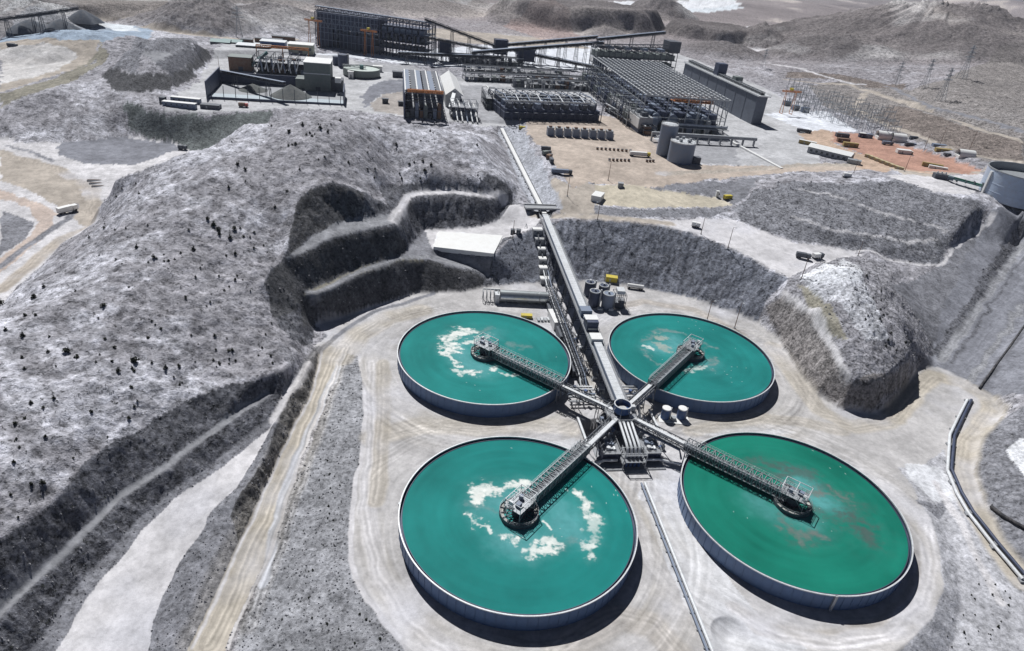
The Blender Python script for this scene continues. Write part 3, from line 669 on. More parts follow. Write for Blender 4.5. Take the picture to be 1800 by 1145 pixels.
# ------------------------------------------------------------------ helpers: mesh builder, things and parts
class MB:
    def __init__(s): s.v = []; s.f = []; s.sm = []
    def add(s, v, f, smooth=False):
        b = len(s.v); s.v += [tuple(map(float, p)) for p in v]; s.f += [tuple(i+b for i in q) for q in f]; s.sm += [smooth]*len(f); return s
    def box(s, c, d, rz=0.):
        x, y, z = c; a, b, e = d[0]/2, d[1]/2, d[2]/2; cs, sn = math.cos(rz), math.sin(rz)
        v = [(x+i*a*cs-j*b*sn, y+i*a*sn+j*b*cs, z+k*e) for k in (-1, 1) for j in (-1, 1) for i in (-1, 1)]
        return s.add(v, [(0, 2, 3, 1), (4, 5, 7, 6), (0, 1, 5, 4), (2, 6, 7, 3), (0, 4, 6, 2), (1, 3, 7, 5)])
    def bb(s, x0, x1, y0, y1, z0, z1): return s.box(((x0+x1)/2, (y0+y1)/2, (z0+z1)/2), (x1-x0, y1-y0, z1-z0))
    def beam(s, p, q, w, h=None):
        h = h or w; p = Vector(p); q = Vector(q); d = q-p
        if d.length < 1e-6: return s
        d.normalize(); a = d.cross(Vector((0, 0, 1)))
        if a.length < .01: a = Vector((1, 0, 0))
        a.normalize(); b = a.cross(d); a = a*w/2; b = b*h/2
        v = [p-a-b, p+a-b, p+a+b, p-a+b, q-a-b, q+a-b, q+a+b, q-a+b]
        return s.add(v, [(3, 2, 1, 0), (4, 5, 6, 7), (0, 1, 5, 4), (1, 2, 6, 5), (2, 3, 7, 6), (3, 0, 4, 7)])
    def tube(s, ps, r, n=10, cap=True):
        ps = [Vector(p) for p in ps]; rows = []
        for i, p in enumerate(ps):
            d = (ps[min(i+1, len(ps)-1)]-ps[max(i-1, 0)]).normalized(); a = d.cross(Vector((0, 0, 1)))
            if a.length < .05: a = d.cross(Vector((1, 0, 0)))
            a.normalize(); b = a.cross(d); rows.append([p+a*r*math.cos(t)+b*r*math.sin(t) for t in [2*math.pi*k/n for k in range(n)]])
        v = [q for r_ in rows for q in r_]
        f = [(i*n+k, i*n+(k+1) % n, (i+1)*n+(k+1) % n, (i+1)*n+k) for i in range(len(ps)-1) for k in range(n)]
        s.add(v, f, True)
        if cap: s.add(rows[0], [tuple(range(n))[::-1]]); s.add(rows[-1], [tuple(range(n))])
        return s
    def lathe(s, prof, n=32, c=(0, 0, 0), a0=0., a1=2*math.pi, smooth=True):
        full = abs(a1-a0-2*math.pi) < 1e-6; m_ = n if full else n+1
        v = [(c[0]+r*math.cos(a0+(a1-a0)*k/n), c[1]+r*math.sin(a0+(a1-a0)*k/n), c[2]+z) for r, z in prof for k in range(m_)]
        f = []
        for i in range(len(prof)-1):
            for k in range(n):
                k2 = (k+1) % m_; f.append((i*m_+k, i*m_+k2, (i+1)*m_+k2, (i+1)*m_+k))
        return s.add(v, f, smooth)
    def cyl(s, c, r, h, n=24, r2=None):
        r2 = r if r2 is None else r2
        s.lathe([(r, 0), (r2, h)], n, c)
        v = [(c[0]+r2*math.cos(2*math.pi*k/n), c[1]+r2*math.sin(2*math.pi*k/n), c[2]+h) for k in range(n)]
        return s.add(v, [tuple(range(n))])
    def prism(s, poly, z0, z1):
        n = len(poly); v = [(x, y, z0) for x, y in poly]+[(x, y, z1) for x, y in poly]
        return s.add(v, [tuple(range(n))[::-1], tuple(range(n, 2*n))]+[(i, (i+1) % n, n+(i+1) % n, n+i) for i in range(n)])
    def gable(s, x0, x1, y0, y1, z0, z1, axis='x', ov=.0):
        x0 -= ov; x1 += ov; y0 -= ov; y1 += ov
        if axis == 'x': v = [(x0, y0, z0), (x1, y0, z0), (x1, y1, z0), (x0, y1, z0), (x0, (y0+y1)/2, z1), (x1, (y0+y1)/2, z1)]; f = [(0, 1, 5, 4), (2, 3, 4, 5), (1, 2, 5), (3, 0, 4), (3, 2, 1, 0)]
        else: v = [(x0, y0, z0), (x1, y0, z0), (x1, y1, z0), (x0, y1, z0), ((x0+x1)/2, y0, z1), ((x0+x1)/2, y1, z1)]; f = [(1, 2, 5, 4), (3, 0, 4, 5), (0, 1, 4), (2, 3, 5), (3, 2, 1, 0)]
        return s.add(v, f)
    def truss(s, p, q, w, h, n, t=.16, deck=False, top=True):
        """box truss from p to q (bottom centre line)"""
        p = Vector(p); q = Vector(q); d = (q-p).normalized(); a = d.cross(Vector((0, 0, 1))).normalized()*w/2; u = Vector((0, 0, h))
        for sd in (-1, 1):
            o = a*sd
            s.beam(p+o, q+o, t*1.4); s.beam(p+o+u, q+o+u, t*1.4)
            for i in range(n+1):
                x = p+(q-p)*i/n; s.beam(x+o, x+o+u, t)
                if i < n:
                    y = p+(q-p)*(i+1)/n; s.beam(*((x+o, y+o+u) if i % 2 else (x+o+u, y+o)), t*.8)
        for i in range(n+1):
            x = p+(q-p)*i/n; s.beam(x-a, x+a, t)
            if top: s.beam(x-a+u, x+a+u, t*.9)
            if i < n and top:
                y = p+(q-p)*(i+1)/n; s.beam(*((x-a+u, y+a+u) if i % 2 else (x+a+u, y-a+u)), t*.7)
        if deck: s.beam(p+Vector((0, 0, .12)), q+Vector((0, 0, .12)), w*.9, .08)
        return s
    def rail(s, ps, h=1.1, t=.07, step=2.):
        for p, q in zip(ps[:-1], ps[1:]):
            p = Vector(p); q = Vector(q); n = max(1, int((q-p).length/step)); u = Vector((0, 0, h))
            s.beam(p+u, q+u, t); s.beam(p+u*.5, q+u*.5, t*.7)
            for i in range(n+1): x = p+(q-p)*i/n; s.beam(x, x+u, t)
        return s
    def build(s, name, m, parent=None, label=None):
        me = bpy.data.meshes.new(name); me.from_pydata(s.v, [], s.f); me.polygons.foreach_set('use_smooth', s.sm); me.update()
        if m: me.materials.append(m)
        o = bpy.data.objects.new(name, me); COL.objects.link(o)
        if parent: o.parent = parent
        if label: o['label'] = label
        return o
def tag(o, label, cat, group=None):
    o['label'] = label; o['category'] = cat
    if group: o['group'] = group
    return o
def thing(name, label, cat, loc=(0, 0, 0), rz=0., group=None):
    o = bpy.data.objects.new(name, None); COL.objects.link(o); o.empty_display_size = 1
    o.location = [float(q) for q in loc]; o.rotation_euler = (0, 0, rz); return tag(o, label, cat, group)
def dup(root, loc, rz=None, label=None, sc=None):
    r = root.copy(); COL.objects.link(r); r.location = [float(q) for q in loc]
    if rz is not None: r.rotation_euler = (0, 0, rz)
    if sc: r.scale = (sc,)*3 if isinstance(sc, (int, float)) else sc
    if label: r['label'] = label
    for ch in list(root.children):
        c = ch.copy(); COL.objects.link(c); c.parent = r
        for g in list(ch.children): d = g.copy(); COL.objects.link(d); d.parent = c
    return r
STEEL = mat('galvanised_steel', (.36, .38, .40), .5, .3); DARK = mat('dark_steel', (.085, .095, .115), .6, .1, dirt_amt=.2); LIGHT = mat('pale_steel', (.66, .68, .70), .45, .1)
WALL = mat('tank_steel', (.135, .21, .36), .5, .0, .12, .12, (.22, .23, .27), .25); WHITE = mat('white_paint', (.80, .80, .79), .5, 0, .08, .3, (.6, .57, .53), .3)
BLUE = mat('blue_paint', (.05, .11, .27), .5); YELLOW = mat('yellow_paint', (.62, .50, .05), .5); ORANGE = mat('orange_paint', (.55, .20, .05), .55); GREEN = mat('green_paint', (.05, .20, .13), .5)
CONC = mat('concrete', (.34, .35, .37), .85, 0, .15, .2, (.28, .28, .29), .5); CLAD = mat('green_grey_cladding', (.18, .21, .20), .55); BLACK = mat('black_rubber', (.03, .03, .035), .8); BROWN = mat('rusty_steel', (.20, .12, .08), .8)
PIPE = mat('white_pipe', (.70, .72, .74), .4); GRATE = mat('steel_grating', (.24, .25, .27), .6, .2); GLASS = mat('dark_glass', (.03, .04, .05), .15); NAVY = mat('navy_steel', (.055, .07, .12), .55, .1, dirt_amt=.15); RED = mat('red_paint', (.45, .08, .06), .5)
TANKC = mat('grey_blue_tank', (.20, .245, .33), .5, 0, .12); LADDER = mat('ladder_steel', (.5, .52, .54), .5, .3); TEAL = mat('teal_sheet', (.10, .22, .22), .6)

# ------------------------------------------------------------------ thickeners: wall, rim, launder, water with foam, truss bridge, feed well, drive platform
HUB = np.array([45.6, 212.8])
FOAM = [  # origin, scale of the enlargement in which the foam was traced; colours w white, g grey, c cyan, d dark, b buff
 ((690, 530), 5.203, 'w5 1|690,275 600,290 530,330 510,390 555,420 540,450;w2 1|440,465 500,480 545,510 570,560 620,600;w2.8 1|600,640 680,650 760,655;w2.4 1|900,600 905,650;w2.4 .9|690,385 760,340 870,320;w1.4 .7|1010,660 1090,665 1160,675;g3.4 .5|1090,400 1150,420 1200,410;g2.6 .5|700,285 790,270 880,240;c10 .6|620,430 650,520 720,590 850,610;c9 .3|700,330 900,300'),
 ((900, 520), 4.772, 'g2.6 .7|1100,380 1180,310 1300,290 1480,330;b3 .7|1200,340 1270,350;w1.8 .7|1120,430 1170,450;b2.6 .7|1230,400 1310,460;g1.6 .8|1105,470 1150,530 1230,575 1310,595;w2 .5|1460,640 1530,625 1640,605;g2.4 .7|1690,520 1680,580;c9 .6|1340,380 1400,430 1200,440;c9 .4|1580,560 1650,590;g1.6 .6|1580,380 1640,430 1718,450;g2 .5|1520,600 1700,620'),
 ((690, 750), 3.095, 'w3.6 1|470,345 540,335 600,345 650,335 720,320;w2.6 1|475,370 485,405;w1.6 .9|680,310 740,320;w2.6 1|950,320 1010,365 1045,430 1075,480;w2.6 .6|1090,500 1112,540 1085,610;w2.2 .9|1020,640 1065,650 1068,690;w1.4 .9|425,465 470,520 510,545 555,575;w2.6 1|630,600 660,585;w1.2 1|800,510 850,535 872,565;w2.6 1|740,650 765,700 820,685 845,660;w1.8 .8|780,630 840,620 890,625;c11 .5|540,440 600,400 900,450 960,520;c9 .5|620,640 700,660;c9 .35|900,560 980,580;g1.6 .4|430,420 520,440 580,480;g2 .4|880,650 960,620 1030,640;c9 .4|700,560 760,600'),
 ((1150, 740), 3.094, 'G4 .7|520,235 590,250 660,280;d3.4 .6|640,240 690,250;G3 .7|720,300 800,285 880,312 935,370;B3.4 .75|905,392 960,400 1030,425;G4.4 .8|880,500 950,528 1050,545 1110,575;d4.4 .75|1100,540 1140,590 1150,635;B2.6 .75|700,560 750,600 800,625 880,612;d3.4 .4|690,540 780,640 880,635;c8 .55|880,430 830,340 760,330;c9 .4|560,450 650,500 850,560;c7 .4|980,470 900,440;d6 .35|1040,450 1120,520')]
FC_ = dict(w=(.74, .76, .72), g=(.20, .27, .27), c=(.14, .40, .42), d=(.07, .11, .10), b=(.40, .40, .35), B=(.165, .18, .168), G=(.08, .125, .115))
def water_mesh(i):
    cx, cy = TANKS[i]; base = np.array((.012, .175, .125) if i == 3 else (.016, .195, .180) if i == 2 else (.020, .205, .192))
    nr, na = 150, 400; wl = HW-.85
    r = np.concatenate([[0.01], np.linspace(.5, 36.45, nr-1)]); th = np.linspace(0, 2*np.pi, na, endpoint=False)
    rr_, tt = np.meshgrid(r, th, indexing='ij'); x = rr_*np.cos(tt)+cx; y = rr_*np.sin(tt)+cy
    c = base*(1+.18*fbm(x, y, 9, 5, 5+i, .6)+.22*fbm(x, y, 25, 3, 9+i)+.14*fbm(rr_*.9, tt*3+np.sin(rr_*.2), 2.2, 3, 15+i))[..., None]
    wx = x+fbm(x, y, 5, 5, 3, .6)*3.6; wy = y+fbm(x, y, 5, 5, 4, .6)*3.6; br = fbm(x, y, 1.5, 4, 8, .6); br2 = fbm(x*.6, y*1.3, 3.2, 4, 18, .6)
    (ox, oy), s, spec = FOAM[i]
    lst = sorted(spec.split(';'), key=lambda q: 'cgGdbBw'.index(q[0]))
    for q in lst:
        h, p = q.split('|'); k, amt = h.split(); w = float(k[1:])*(.95 if k[0] in 'GBd' else .62)
        pp = np.array([P(ox+float(t.split(',')[0])/s, oy+float(t.split(',')[1])/s, wl)[:2] for t in p.split()]); d = np.full(x.shape, 1e9)
        if len(pp) == 1: pp = np.vstack([pp, pp+.1])
        for a, b in zip(pp[:-1], pp[1:]):
            e = b-a; t = np.clip(((wx-a[0])*e[0]+(wy-a[1])*e[1])/(e@e+1e-9), 0, 1); d = np.minimum(d, np.hypot(wx-a[0]-e[0]*t, wy-a[1]-e[1]*t))
        if k[0] == 'c': m_ = np.exp(-(d/w)**2)*float(amt)*(1+.35*fbm(x, y, 3, 3, 12))
        else:
            m_ = np.clip((w*(1.2+1.2*br+.9*br2)-d)/(w*(.8 if k[0] in 'wb' else 1.2)), 0, 1)*float(amt)*np.clip(.85+.5*br2, 0, 1)
            h_ = np.exp(-(d/(w*1.7))**2)*.28*float(amt)*np.clip(.6+1.2*br2, 0, 1); c += h_[..., None]*(np.array((.20, .36, .36) if k[0] in 'wb' else (.08, .17, .16))-c)
        m_ = np.clip(m_, 0, 1)[..., None]; c += m_*(np.array(FC_[k[0]])*(1+.16*br)[..., None]-c)
    sp = ((vnoise(x*2.2, y*2.2, 31) > .93) & (fbm(x, y, 12, 2, 33) > .25))[..., None]; c = np.where(sp, np.array((.5, .6, .58)), c)
    v = np.stack([rr_*np.cos(tt), rr_*np.sin(tt), np.full(x.shape, wl)], -1).reshape(-1, 3)
    k = np.arange(nr*na).reshape(nr, na); k2 = np.roll(k, -1, 1)
    f = np.stack([k[:-1], k[1:], k2[1:], k2[:-1]], -1).reshape(-1, 4)
    me = bpy.data.meshes.new('water'); me.from_pydata(v.tolist(), [], f.tolist()); at = me.attributes.new('cover', 'FLOAT_COLOR', 'POINT')
    at.data.foreach_set('color', np.concatenate([c, np.ones(x.shape+(1,))], -1).reshape(-1).astype(np.float32)); me.update()
    return me
def water_mat():
    m, t, b = principled('process_water', (.02, .2, .17), .5, 0, .02); N = t.nodes; L = t.links
    a = N.new('ShaderNodeAttribute'); a.attribute_name = 'cover'; L.new(a.outputs['Color'], b.inputs['Base Color'])
    g = N.new('ShaderNodeNewGeometry'); n = N.new('ShaderNodeTexNoise'); n.inputs['Scale'].default_value = .8; n.inputs['Detail'].default_value = 5; L.new(g.outputs['Position'], n.inputs['Vector'])
    bp = N.new('ShaderNodeBump'); bp.inputs['Strength'].default_value = .08; bp.inputs['Distance'].default_value = .3; L.new(n.outputs[0], bp.inputs['Height']); L.new(bp.outputs[0], b.inputs['Normal'])
    return m
WATER = water_mat()
def make_thickener(loc, rz, label):
    t = thing('thickener_tank', label, 'settling tank', loc, rz, 'four round thickener tanks round the central tower')
    w = MB().lathe([(TR-.05, 0), (TR-.05, HW-.35)], 160)
    for k in range(80): a = 2*math.pi*k/80; w.box((TR*math.cos(a), TR*math.sin(a), HW/2-.2), (.16, .10, HW-.5), a)
    w.build('wall', WALL, t)
    MB().lathe([(TR+.28, HW-.35), (TR+.28, HW), (TR-.12, HW), (TR-.12, HW-.5)], 160, smooth=False).build('rim', LIGHT, t)
    MB().lathe([(TR-.1, HW-.5), (TR-.1, HW-1.5), (36.7, HW-1.5), (36.7, HW-.7), (36.5, HW-.7), (36.5, HW-1.4)], 160, smooth=False).build('overflow_launder', NAVY, t)
    br = MB().truss((2, 0, HW+.7), (TR+2.5, 0, HW+.7), 4.2, 3.5, 22, .2).build('bridge', STEEL, t)
    MB().beam((0, 0, HW+.95), (TR+2.5, 0, HW+.95), 3.9, .12).build('bridge_deck', GRATE, br)
    fl = MB(); fl.bb(3, TR+2.5, -1.5, 1.3, HW+1.1, HW+2.6); fl.build('feed_trough', DARK, br)
    MB().rail([(3, -2.15, HW+4.3), (TR+2, -2.15, HW+4.3)]).rail([(3, 2.15, HW+4.3), (TR+2, 2.15, HW+4.3)]).build('handrail', LIGHT, br)
    lg = MB(); [lg.beam((TR+1.4, s*1.5, 0), (TR+1.4, s*1.5, HW+.7), .35) for s in (-1, 1)]; lg.beam((TR+1.4, -1.5, 1), (TR+1.4, 1.5, HW-.5), .18); lg.build('bridge_support', STEEL, br)
    fw = MB().lathe([(6.3, HW-1.4), (6.3, HW+.55), (6.15, HW+.55), (6.15, HW-1.4)], 40, smooth=False)
    for k in range(16): a = math.pi*k/8; fw.beam((1.5*math.cos(a), 1.5*math.sin(a), HW+.45), (6.2*math.cos(a), 6.2*math.sin(a), HW+.45), .22)
    fw.lathe([(4.3, HW+.42), (4.3, HW+.6), (4.1, HW+.6)], 32, smooth=False); f_ = fw.build('feed_well', DARK, t)
    MB().lathe([(5.0, HW+.2), (6.1, HW+.2)], 32).build('feed_well_scum', mat('pale_scum', (.46, .46, .43), .9), f_)
    MB().rail([(6.25*math.cos(a), 6.25*math.sin(a), HW+.55) for a in [2*math.pi*k/24 for k in range(25)]]).build('feed_well_handrail', STEEL, f_)
    dh = MB().cyl((0, 0, HW-.5), 2.3, 3.2, 20); dh.cyl((0, 0, HW+2.7), 1.5, 1.3, 16); dh.build('drive_head', DARK, t)
    pl = MB(); pl.bb(-4.2, 4.6, -3.1, 3.1, HW+4.0, HW+4.18)
    for sx in (-3.8, 4.2):
        for sy in (-2.8, 2.8): pl.beam((sx, sy, HW+.4), (sx, sy, HW+4), .26); pl.beam((sx, sy, HW+.6), (sx*.2, sy, HW+3.9), .14)
    p_ = pl.build('drive_platform', STEEL, t)
    MB().rail([(-4.1, -3, HW+4.2), (4.5, -3, HW+4.2), (4.5, 3, HW+4.2), (-4.1, 3, HW+4.2), (-4.1, -3, HW+4.2)], 1.2, .1, 1.4).build('platform_handrail', LIGHT, p_)
    MB().bb(-2.4, -.6, -1.2, .2, HW+4.2, HW+5.5).build('gearbox', TANKC, p_); MB().cyl((1.6, .8, HW+4.2), .75, 1.5, 12).build('motor', TANKC, p_); MB().bb(-3.4, -2.6, .8, 2.2, HW+4.2, HW+6.0).build('control_cabinet', LIGHT, p_)
    fr = MB(); [fr.beam((-4.1, s*3, HW+4.2), (-4.1, s*3, HW+7), .16) for s in (-1, 1)]; [fr.beam((4.5, s*3, HW+4.2), (4.5, s*3, HW+7), .16) for s in (-1, 1)]
    fr.beam((-4.1, -3, HW+7), (-4.1, 3, HW+7), .18); fr.beam((4.5, -3, HW+7), (4.5, 3, HW+7), .18); fr.beam((-4.1, -3, HW+7), (4.5, -3, HW+7), .18); fr.beam((-4.1, 3, HW+7), (4.5, 3, HW+7), .18); fr.beam((.2, -3, HW+7), (.2, 3, HW+7), .2); fr.build('hoist_frame', LIGHT, p_)
    MB().bb(TR-.05, TR+.55, -.4, .4, .0, HW).build('ladder', LADDER, t).rotation_euler = (0, 0, 2.2)
    return t
TLAB = ['teal thickener tank with thick white foam ring, behind left of the hub tower', 'teal thickener tank with grey lilac swirls, behind right of the hub tower', 'large teal thickener tank in front left with broken white foam arcs', 'greener thickener tank in front right with dark brown streaks and no white foam']
t0 = None
for i, (cx, cy) in enumerate(TANKS):
    rz = math.atan2(HUB[1]-cy, HUB[0]-cx)
    t = make_thickener((cx, cy, 0), rz, TLAB[i]) if i == 0 else dup(t0, (cx, cy, 0), rz, TLAB[i])
    if i == 0: t0 = t
for t, i in [(o, [k for k in range(4) if abs(o.location.x-TANKS[k][0]) < .1 and abs(o.location.y-TANKS[k][1]) < .1][0]) for o in list(bpy.data.objects) if o.name.startswith('thickener_tank')]:
    me = water_mesh(i); me.materials.append(WATER); o = bpy.data.objects.new('water', me); COL.objects.link(o); o.parent = t; o.rotation_euler = (0, 0, -t.rotation_euler.z)
    # feed walkway from the hub to the bridge
    d = 67.0; wk = thing('feed_walkway', ['pale feed launder walkway from hub tower to back left tank', 'pale feed launder walkway from hub tower to back right tank', 'pale feed launder walkway from hub tower to front left tank', 'pale feed launder walkway from hub tower to front right tank'][i], 'walkway', (HUB[0], HUB[1], 0), t.rotation_euler.z+math.pi, 'feed walkways radiating from the hub tower')
    x1 = d-TR-2.6
    MB().truss((5.5, 0, HW+1.2), (x1, 0, HW+.8), 3.4, 2.0, 9, .2, top=False).build('walkway_truss', DARK, wk)
    MB().beam((5.5, -.9, HW+1.3), (x1, -.9, HW+.9), 1.4, .14).build('walkway_deck', GRATE, wk); MB().tube([(4, -1.5, HW+.4), (x1-1, -1.5, HW), (x1+.5, -1.5, 3)], .4, 8).build('feed_pipe', TANKC, wk)
    MB().beam((3.4, .5, HW+2.3), (x1, .5, HW+1.9), 1.5, 1.1).build('launder_cover', PIPE, wk)
    MB().rail([(5.5, -1.25, HW+1.5), (x1, -1.25, HW+1.3)]).build('handrail', LIGHT, wk)
    for x in (10, 19): b_ = MB(); [b_.beam((x, s*1.6, 0), (x, s*1.1, HW+1.1), .26) for s in (-1, 1)]; b_.beam((x, -1.5, 2), (x, 1.3, HW-.5), .14); b_.build('support', STEEL, wk)

# ------------------------------------------------------------------ central hub tower
AX = math.atan2(212.8-392.6, 45.6-11.4)          # axis of the main launder, pointing downhill
h = thing('distribution_tower', 'blue round distribution box on a dark steel tower between the four tanks', 'tower', (HUB[0], HUB[1], 0), AX)
b = MB().lathe([(2.0, 9.0), (3.3, 10.2), (3.3, 13.2), (3.1, 13.2), (3.1, 11.2), (0.01, 11.2)], 28, smooth=False).build('distribution_box', BLUE, h)
MB().lathe([(3.45, 13.1), (3.45, 13.35), (3.05, 13.35), (3.05, 13.1)], 28, smooth=False).build('box_rim', LIGHT, b)
MB().lathe([(0.01, 11.3), (1.9, 11.3)], 20).build('slurry', mat('pale_slurry', (.5, .5, .5), .5), b)
dk_ = MB(); dk_.prism([(6.6*math.cos(math.pi*(k+.5)/4), 6.6*math.sin(math.pi*(k+.5)/4)) for k in range(8)], 8.8, 9.05); dp = dk_.build('deck', GRATE, h)
MB().rail([(6.5*math.cos(math.pi*(k+.5)/4), 6.5*math.sin(math.pi*(k+.5)/4), 9.05) for k in range(9)], 1.2, .1).build('handrail', LIGHT, dp)
for k in range(8): a = math.pi*(k+.5)/4; c_ = MB().beam((5.6*math.cos(a), 5.6*math.sin(a), 0), (5.6*math.cos(a), 5.6*math.sin(a), 8.8), .4); a2 = a+math.pi/4; c_.beam((5.6*math.cos(a), 5.6*math.sin(a), .6), (5.6*math.cos(a2), 5.6*math.sin(a2), 8.4), .18); c_.build('column', NAVY, h)
MB().cyl((0, 0, 0), 2.2, 9.2, 20).build('downcomer', NAVY, h)
MB().bb(-7, 7, -7, 7, -.3, .25).build('foundation', CONC, h)
st = MB(); st.beam((-6, 7.5, .2), (-1, 7.5, 4.5), 1.1, .15); st.beam((-1, 8.8, 4.5), (-5.5, 8.8, 8.8), 1.1, .15); st.bb(-1, .4, 6.9, 9.4, 4.4, 4.55); st.build('stair', STEEL, h)
MB().bb(-2.5, -1, 4.2, 5.8, 9.05, 11.2).build('control_box', LIGHT, h)
d5 = MB(); d5.prism([(8.2*math.cos(math.pi*(k+.5)/4), 8.2*math.sin(math.pi*(k+.5)/4)) for k in range(8)], 4.6, 4.8); d5 = d5.build('lower_deck', GRATE, h)
MB().rail([(8.1*math.cos(math.pi*(k+.5)/4), 8.1*math.sin(math.pi*(k+.5)/4), 4.8) for k in range(9)], 1.2, .1).build('lower_handrail', LIGHT, d5)
for k in range(6): a = k*1.05+.4; MB().bb(7.0*math.cos(a)-.7, 7.0*math.cos(a)+.7, 7.0*math.sin(a)-.6, 7.0*math.sin(a)+.6, 4.8, 6.0+.3*(k % 3)).build('valve_actuator', [LIGHT, TANKC, BLUE][k % 3], d5)
for k in range(8): a = math.pi*(k+.5)/4; b_ = a+math.pi/4; MB().beam((3.3*math.cos(a), 3.3*math.sin(a), 12.6), (6.3*math.cos(a), 6.3*math.sin(a), 9.1), .22).build('brace', STEEL, h)
for k, (y0, y1) in enumerate(((-16, -4), (4, 15))):
    pm = thing('pipe_manifold', ['bank of pale manifold pipes left of the launder behind the hub tower', 'bank of pale manifold pipes right of the launder behind the hub tower'][k], 'pipework', (HUB[0], HUB[1], 0), AX, 'manifolds behind the hub')
    for j in range(5): MB().tube([(-27+j*2.6, y0, 2.2+.5*(j % 2)), (-27+j*2.6, y1, 2.2+.5*(j % 2)), (-27+j*2.6, y1+(.8 if k else -.8), .2)], .42, 8).build('pipe', [PIPE, LIGHT, TANKC][j % 3], pm)
    for y in (y0+1, (y0+y1)/2, y1-1): MB().beam((-28, y, 1.5), (-15, y, 1.5), .4).build('cross_beam', DARK, pm); [MB().beam((x, y, -.2), (x, y, 1.4), .3).build('post', DARK, pm) for x in (-27, -21.5, -16)]
    for j in range(4): MB().cyl((-25.6+j*2.9, (y0+y1)/2+(2 if j % 2 else -2), 1.7), .7, 1.9, 10).build('valve', [NAVY, BLUE, STEEL, DARK][j], pm)
# underflow pump house, south of the tower, crossed by four pipes
u = thing('pump_station', 'dark steel pump station with four white pipes in front of the hub tower', 'pump station', (HUB[0], HUB[1], 0), AX)
for k in range(4):
    y = (k-1.5)*1.55; MB().tube([(5.2, y, 9.0), (6.4, y, 9.2), (16, y, 7.6), (18.0, y, 7.1), (18.8, y, 6.4), (19.0, y, 5.2), (19, y, 1.0)], .5, 12).build('pipe', PIPE, u)
MB().bb(5.6, 22.5, -12.5, 12.5, -.3, .3).build('foundation', CONC, u)
for sy in (-1, 1):
    bl = MB(); y0, y1 = (4.3, 11.2) if sy > 0 else (-11.2, -4.3)
    bl.bb(9, 18.5, y0, y1, 4.2, 4.5); f1 = bl.build('floor', GRATE, u)
    cl = MB()
    for x in (9.2, 13.7, 18.3):
        for y in (y0+.2, y1-.2): cl.beam((x, y, .3), (x, y, 4.2), .32)
        cl.beam((x, y0, 4.1), (x, y1, 4.1), .3)
    cl.beam((9.2, y1-.2, 1), (13.7, y1-.2, 4), .15); cl.beam((13.7, y0+.2, 1), (18.3, y0+.2, 4), .15); cl.build('frame', NAVY, u)
    MB().bb(9.4, 18.1, y0+.4, y1-.4, .3, 4.0).build('pump_room', NAVY, u)
    MB().rail([(9, y0, 4.5), (18.4, y0, 4.5), (18.4, y1, 4.5), (9, y1, 4.5), (9, y0, 4.5)], 1.1, .08).build('handrail', LIGHT, u)
    for j, x in enumerate((10.6, 13.2, 16.0)):
        q = MB(); q.cyl((x, (y0+y1)/2-1, 4.5), .8, 1.3, 12); q.tube([(x-.8, (y0+y1)/2+1.4, 4.9), (x+.8, (y0+y1)/2+1.4, 4.9)], .6, 10); q.bb(x-.3, x+.3, (y0+y1)/2-.5, (y0+y1)/2+1.4, 4.5, 5.2); q.build('pump', TANKC if j % 2 else LIGHT, u)
    MB().tube([(8.2, sy*5, 5.6), (8.2, sy*9.5, 5.6), (9.5, sy*11, 5.4), (14, sy*11.6, 3.2)], .38, 10).build('suction_pipe', PIPE, u)
    MB().tube([(19.2, sy*5.6, 2.2), (19.6, sy*8.0, 2.4), (19.0, sy*10.5, 2.0), (20.0, sy*13.5, 1.8), (21.4, sy*18.5, 1.7)], .5, 10).build('bend_pipe', PIPE, u)
ff = MB()
for x in (17.4, 22.0):
    for y in (-4.2, 4.2): ff.beam((x, y, .3), (x, y, 6.6), .3)
for z in (3.4, 6.5):
    ff.beam((17.4, -4.2, z), (22, -4.2, z), .28); ff.beam((17.4, 4.2, z), (22, 4.2, z), .28); ff.beam((17.4, -4.2, z), (17.4, 4.2, z), .28); ff.beam((22, -4.2, z), (22, 4.2, z), .28)
for y in (-2, 0, 2): ff.beam((17.4, y, 3.3), (22, y, 3.3), .2)
ff.build('valve_frame', STEEL, u); MB().bb(17.6, 21.8, -4, 4, 3.2, 3.3).build('valve_floor', GRATE, u)
MB().rail([(17.4, -4.2, 6.6), (22, -4.2, 6.6), (22, 4.2, 6.6), (17.4, 4.2, 6.6)], 1.1, .09).build('valve_rail', LIGHT, u)
for k in range(4): y = (k-1.5)*1.55; MB().cyl((20.4, y, .3), .55, 2.4, 10).build('valve', BLUE, u)

# ------------------------------------------------------------------ main launder from the plant: covered channel on trestles, then in its trench
LB = np.array([11.4, 392.6, 21.6]); LS = np.array([45.6, 212.8, 12.4]); LU = np.array([-25.6, 557.9, 28.3])
ln = thing('tailings_launder', 'long silver covered launder on trestles descending to the hub tower', 'launder', (LB[0], LB[1], 0), AX)
LL = float(np.hypot(*(LS-LB)[:2])); zl = lambda x: LB[2]+(LS[2]-LB[2])*x/LL
N_ = 60
for x0, x1 in ((6, 114), (116, 124), (140, LL-3)):
    ch = MB(); ch.beam((x0, 0, zl(x0)-.2), (x1, 0, zl(x1)-.2), 3.5, 1.9); c_ = ch.build('channel', TANKC, ln)
    cv_ = MB(); n = max(1, int((x1-x0)/2.4))
    for k in range(n): a0 = x0+(x1-x0)*k/n+.06; a1 = x0+(x1-x0)*(k+1)/n-.06; cv_.beam((a0, 0, zl(a0)+.83), (a1, 0, zl(a1)+.83), 3.3, .14)
    cv_.build('cover', LIGHT, c_)
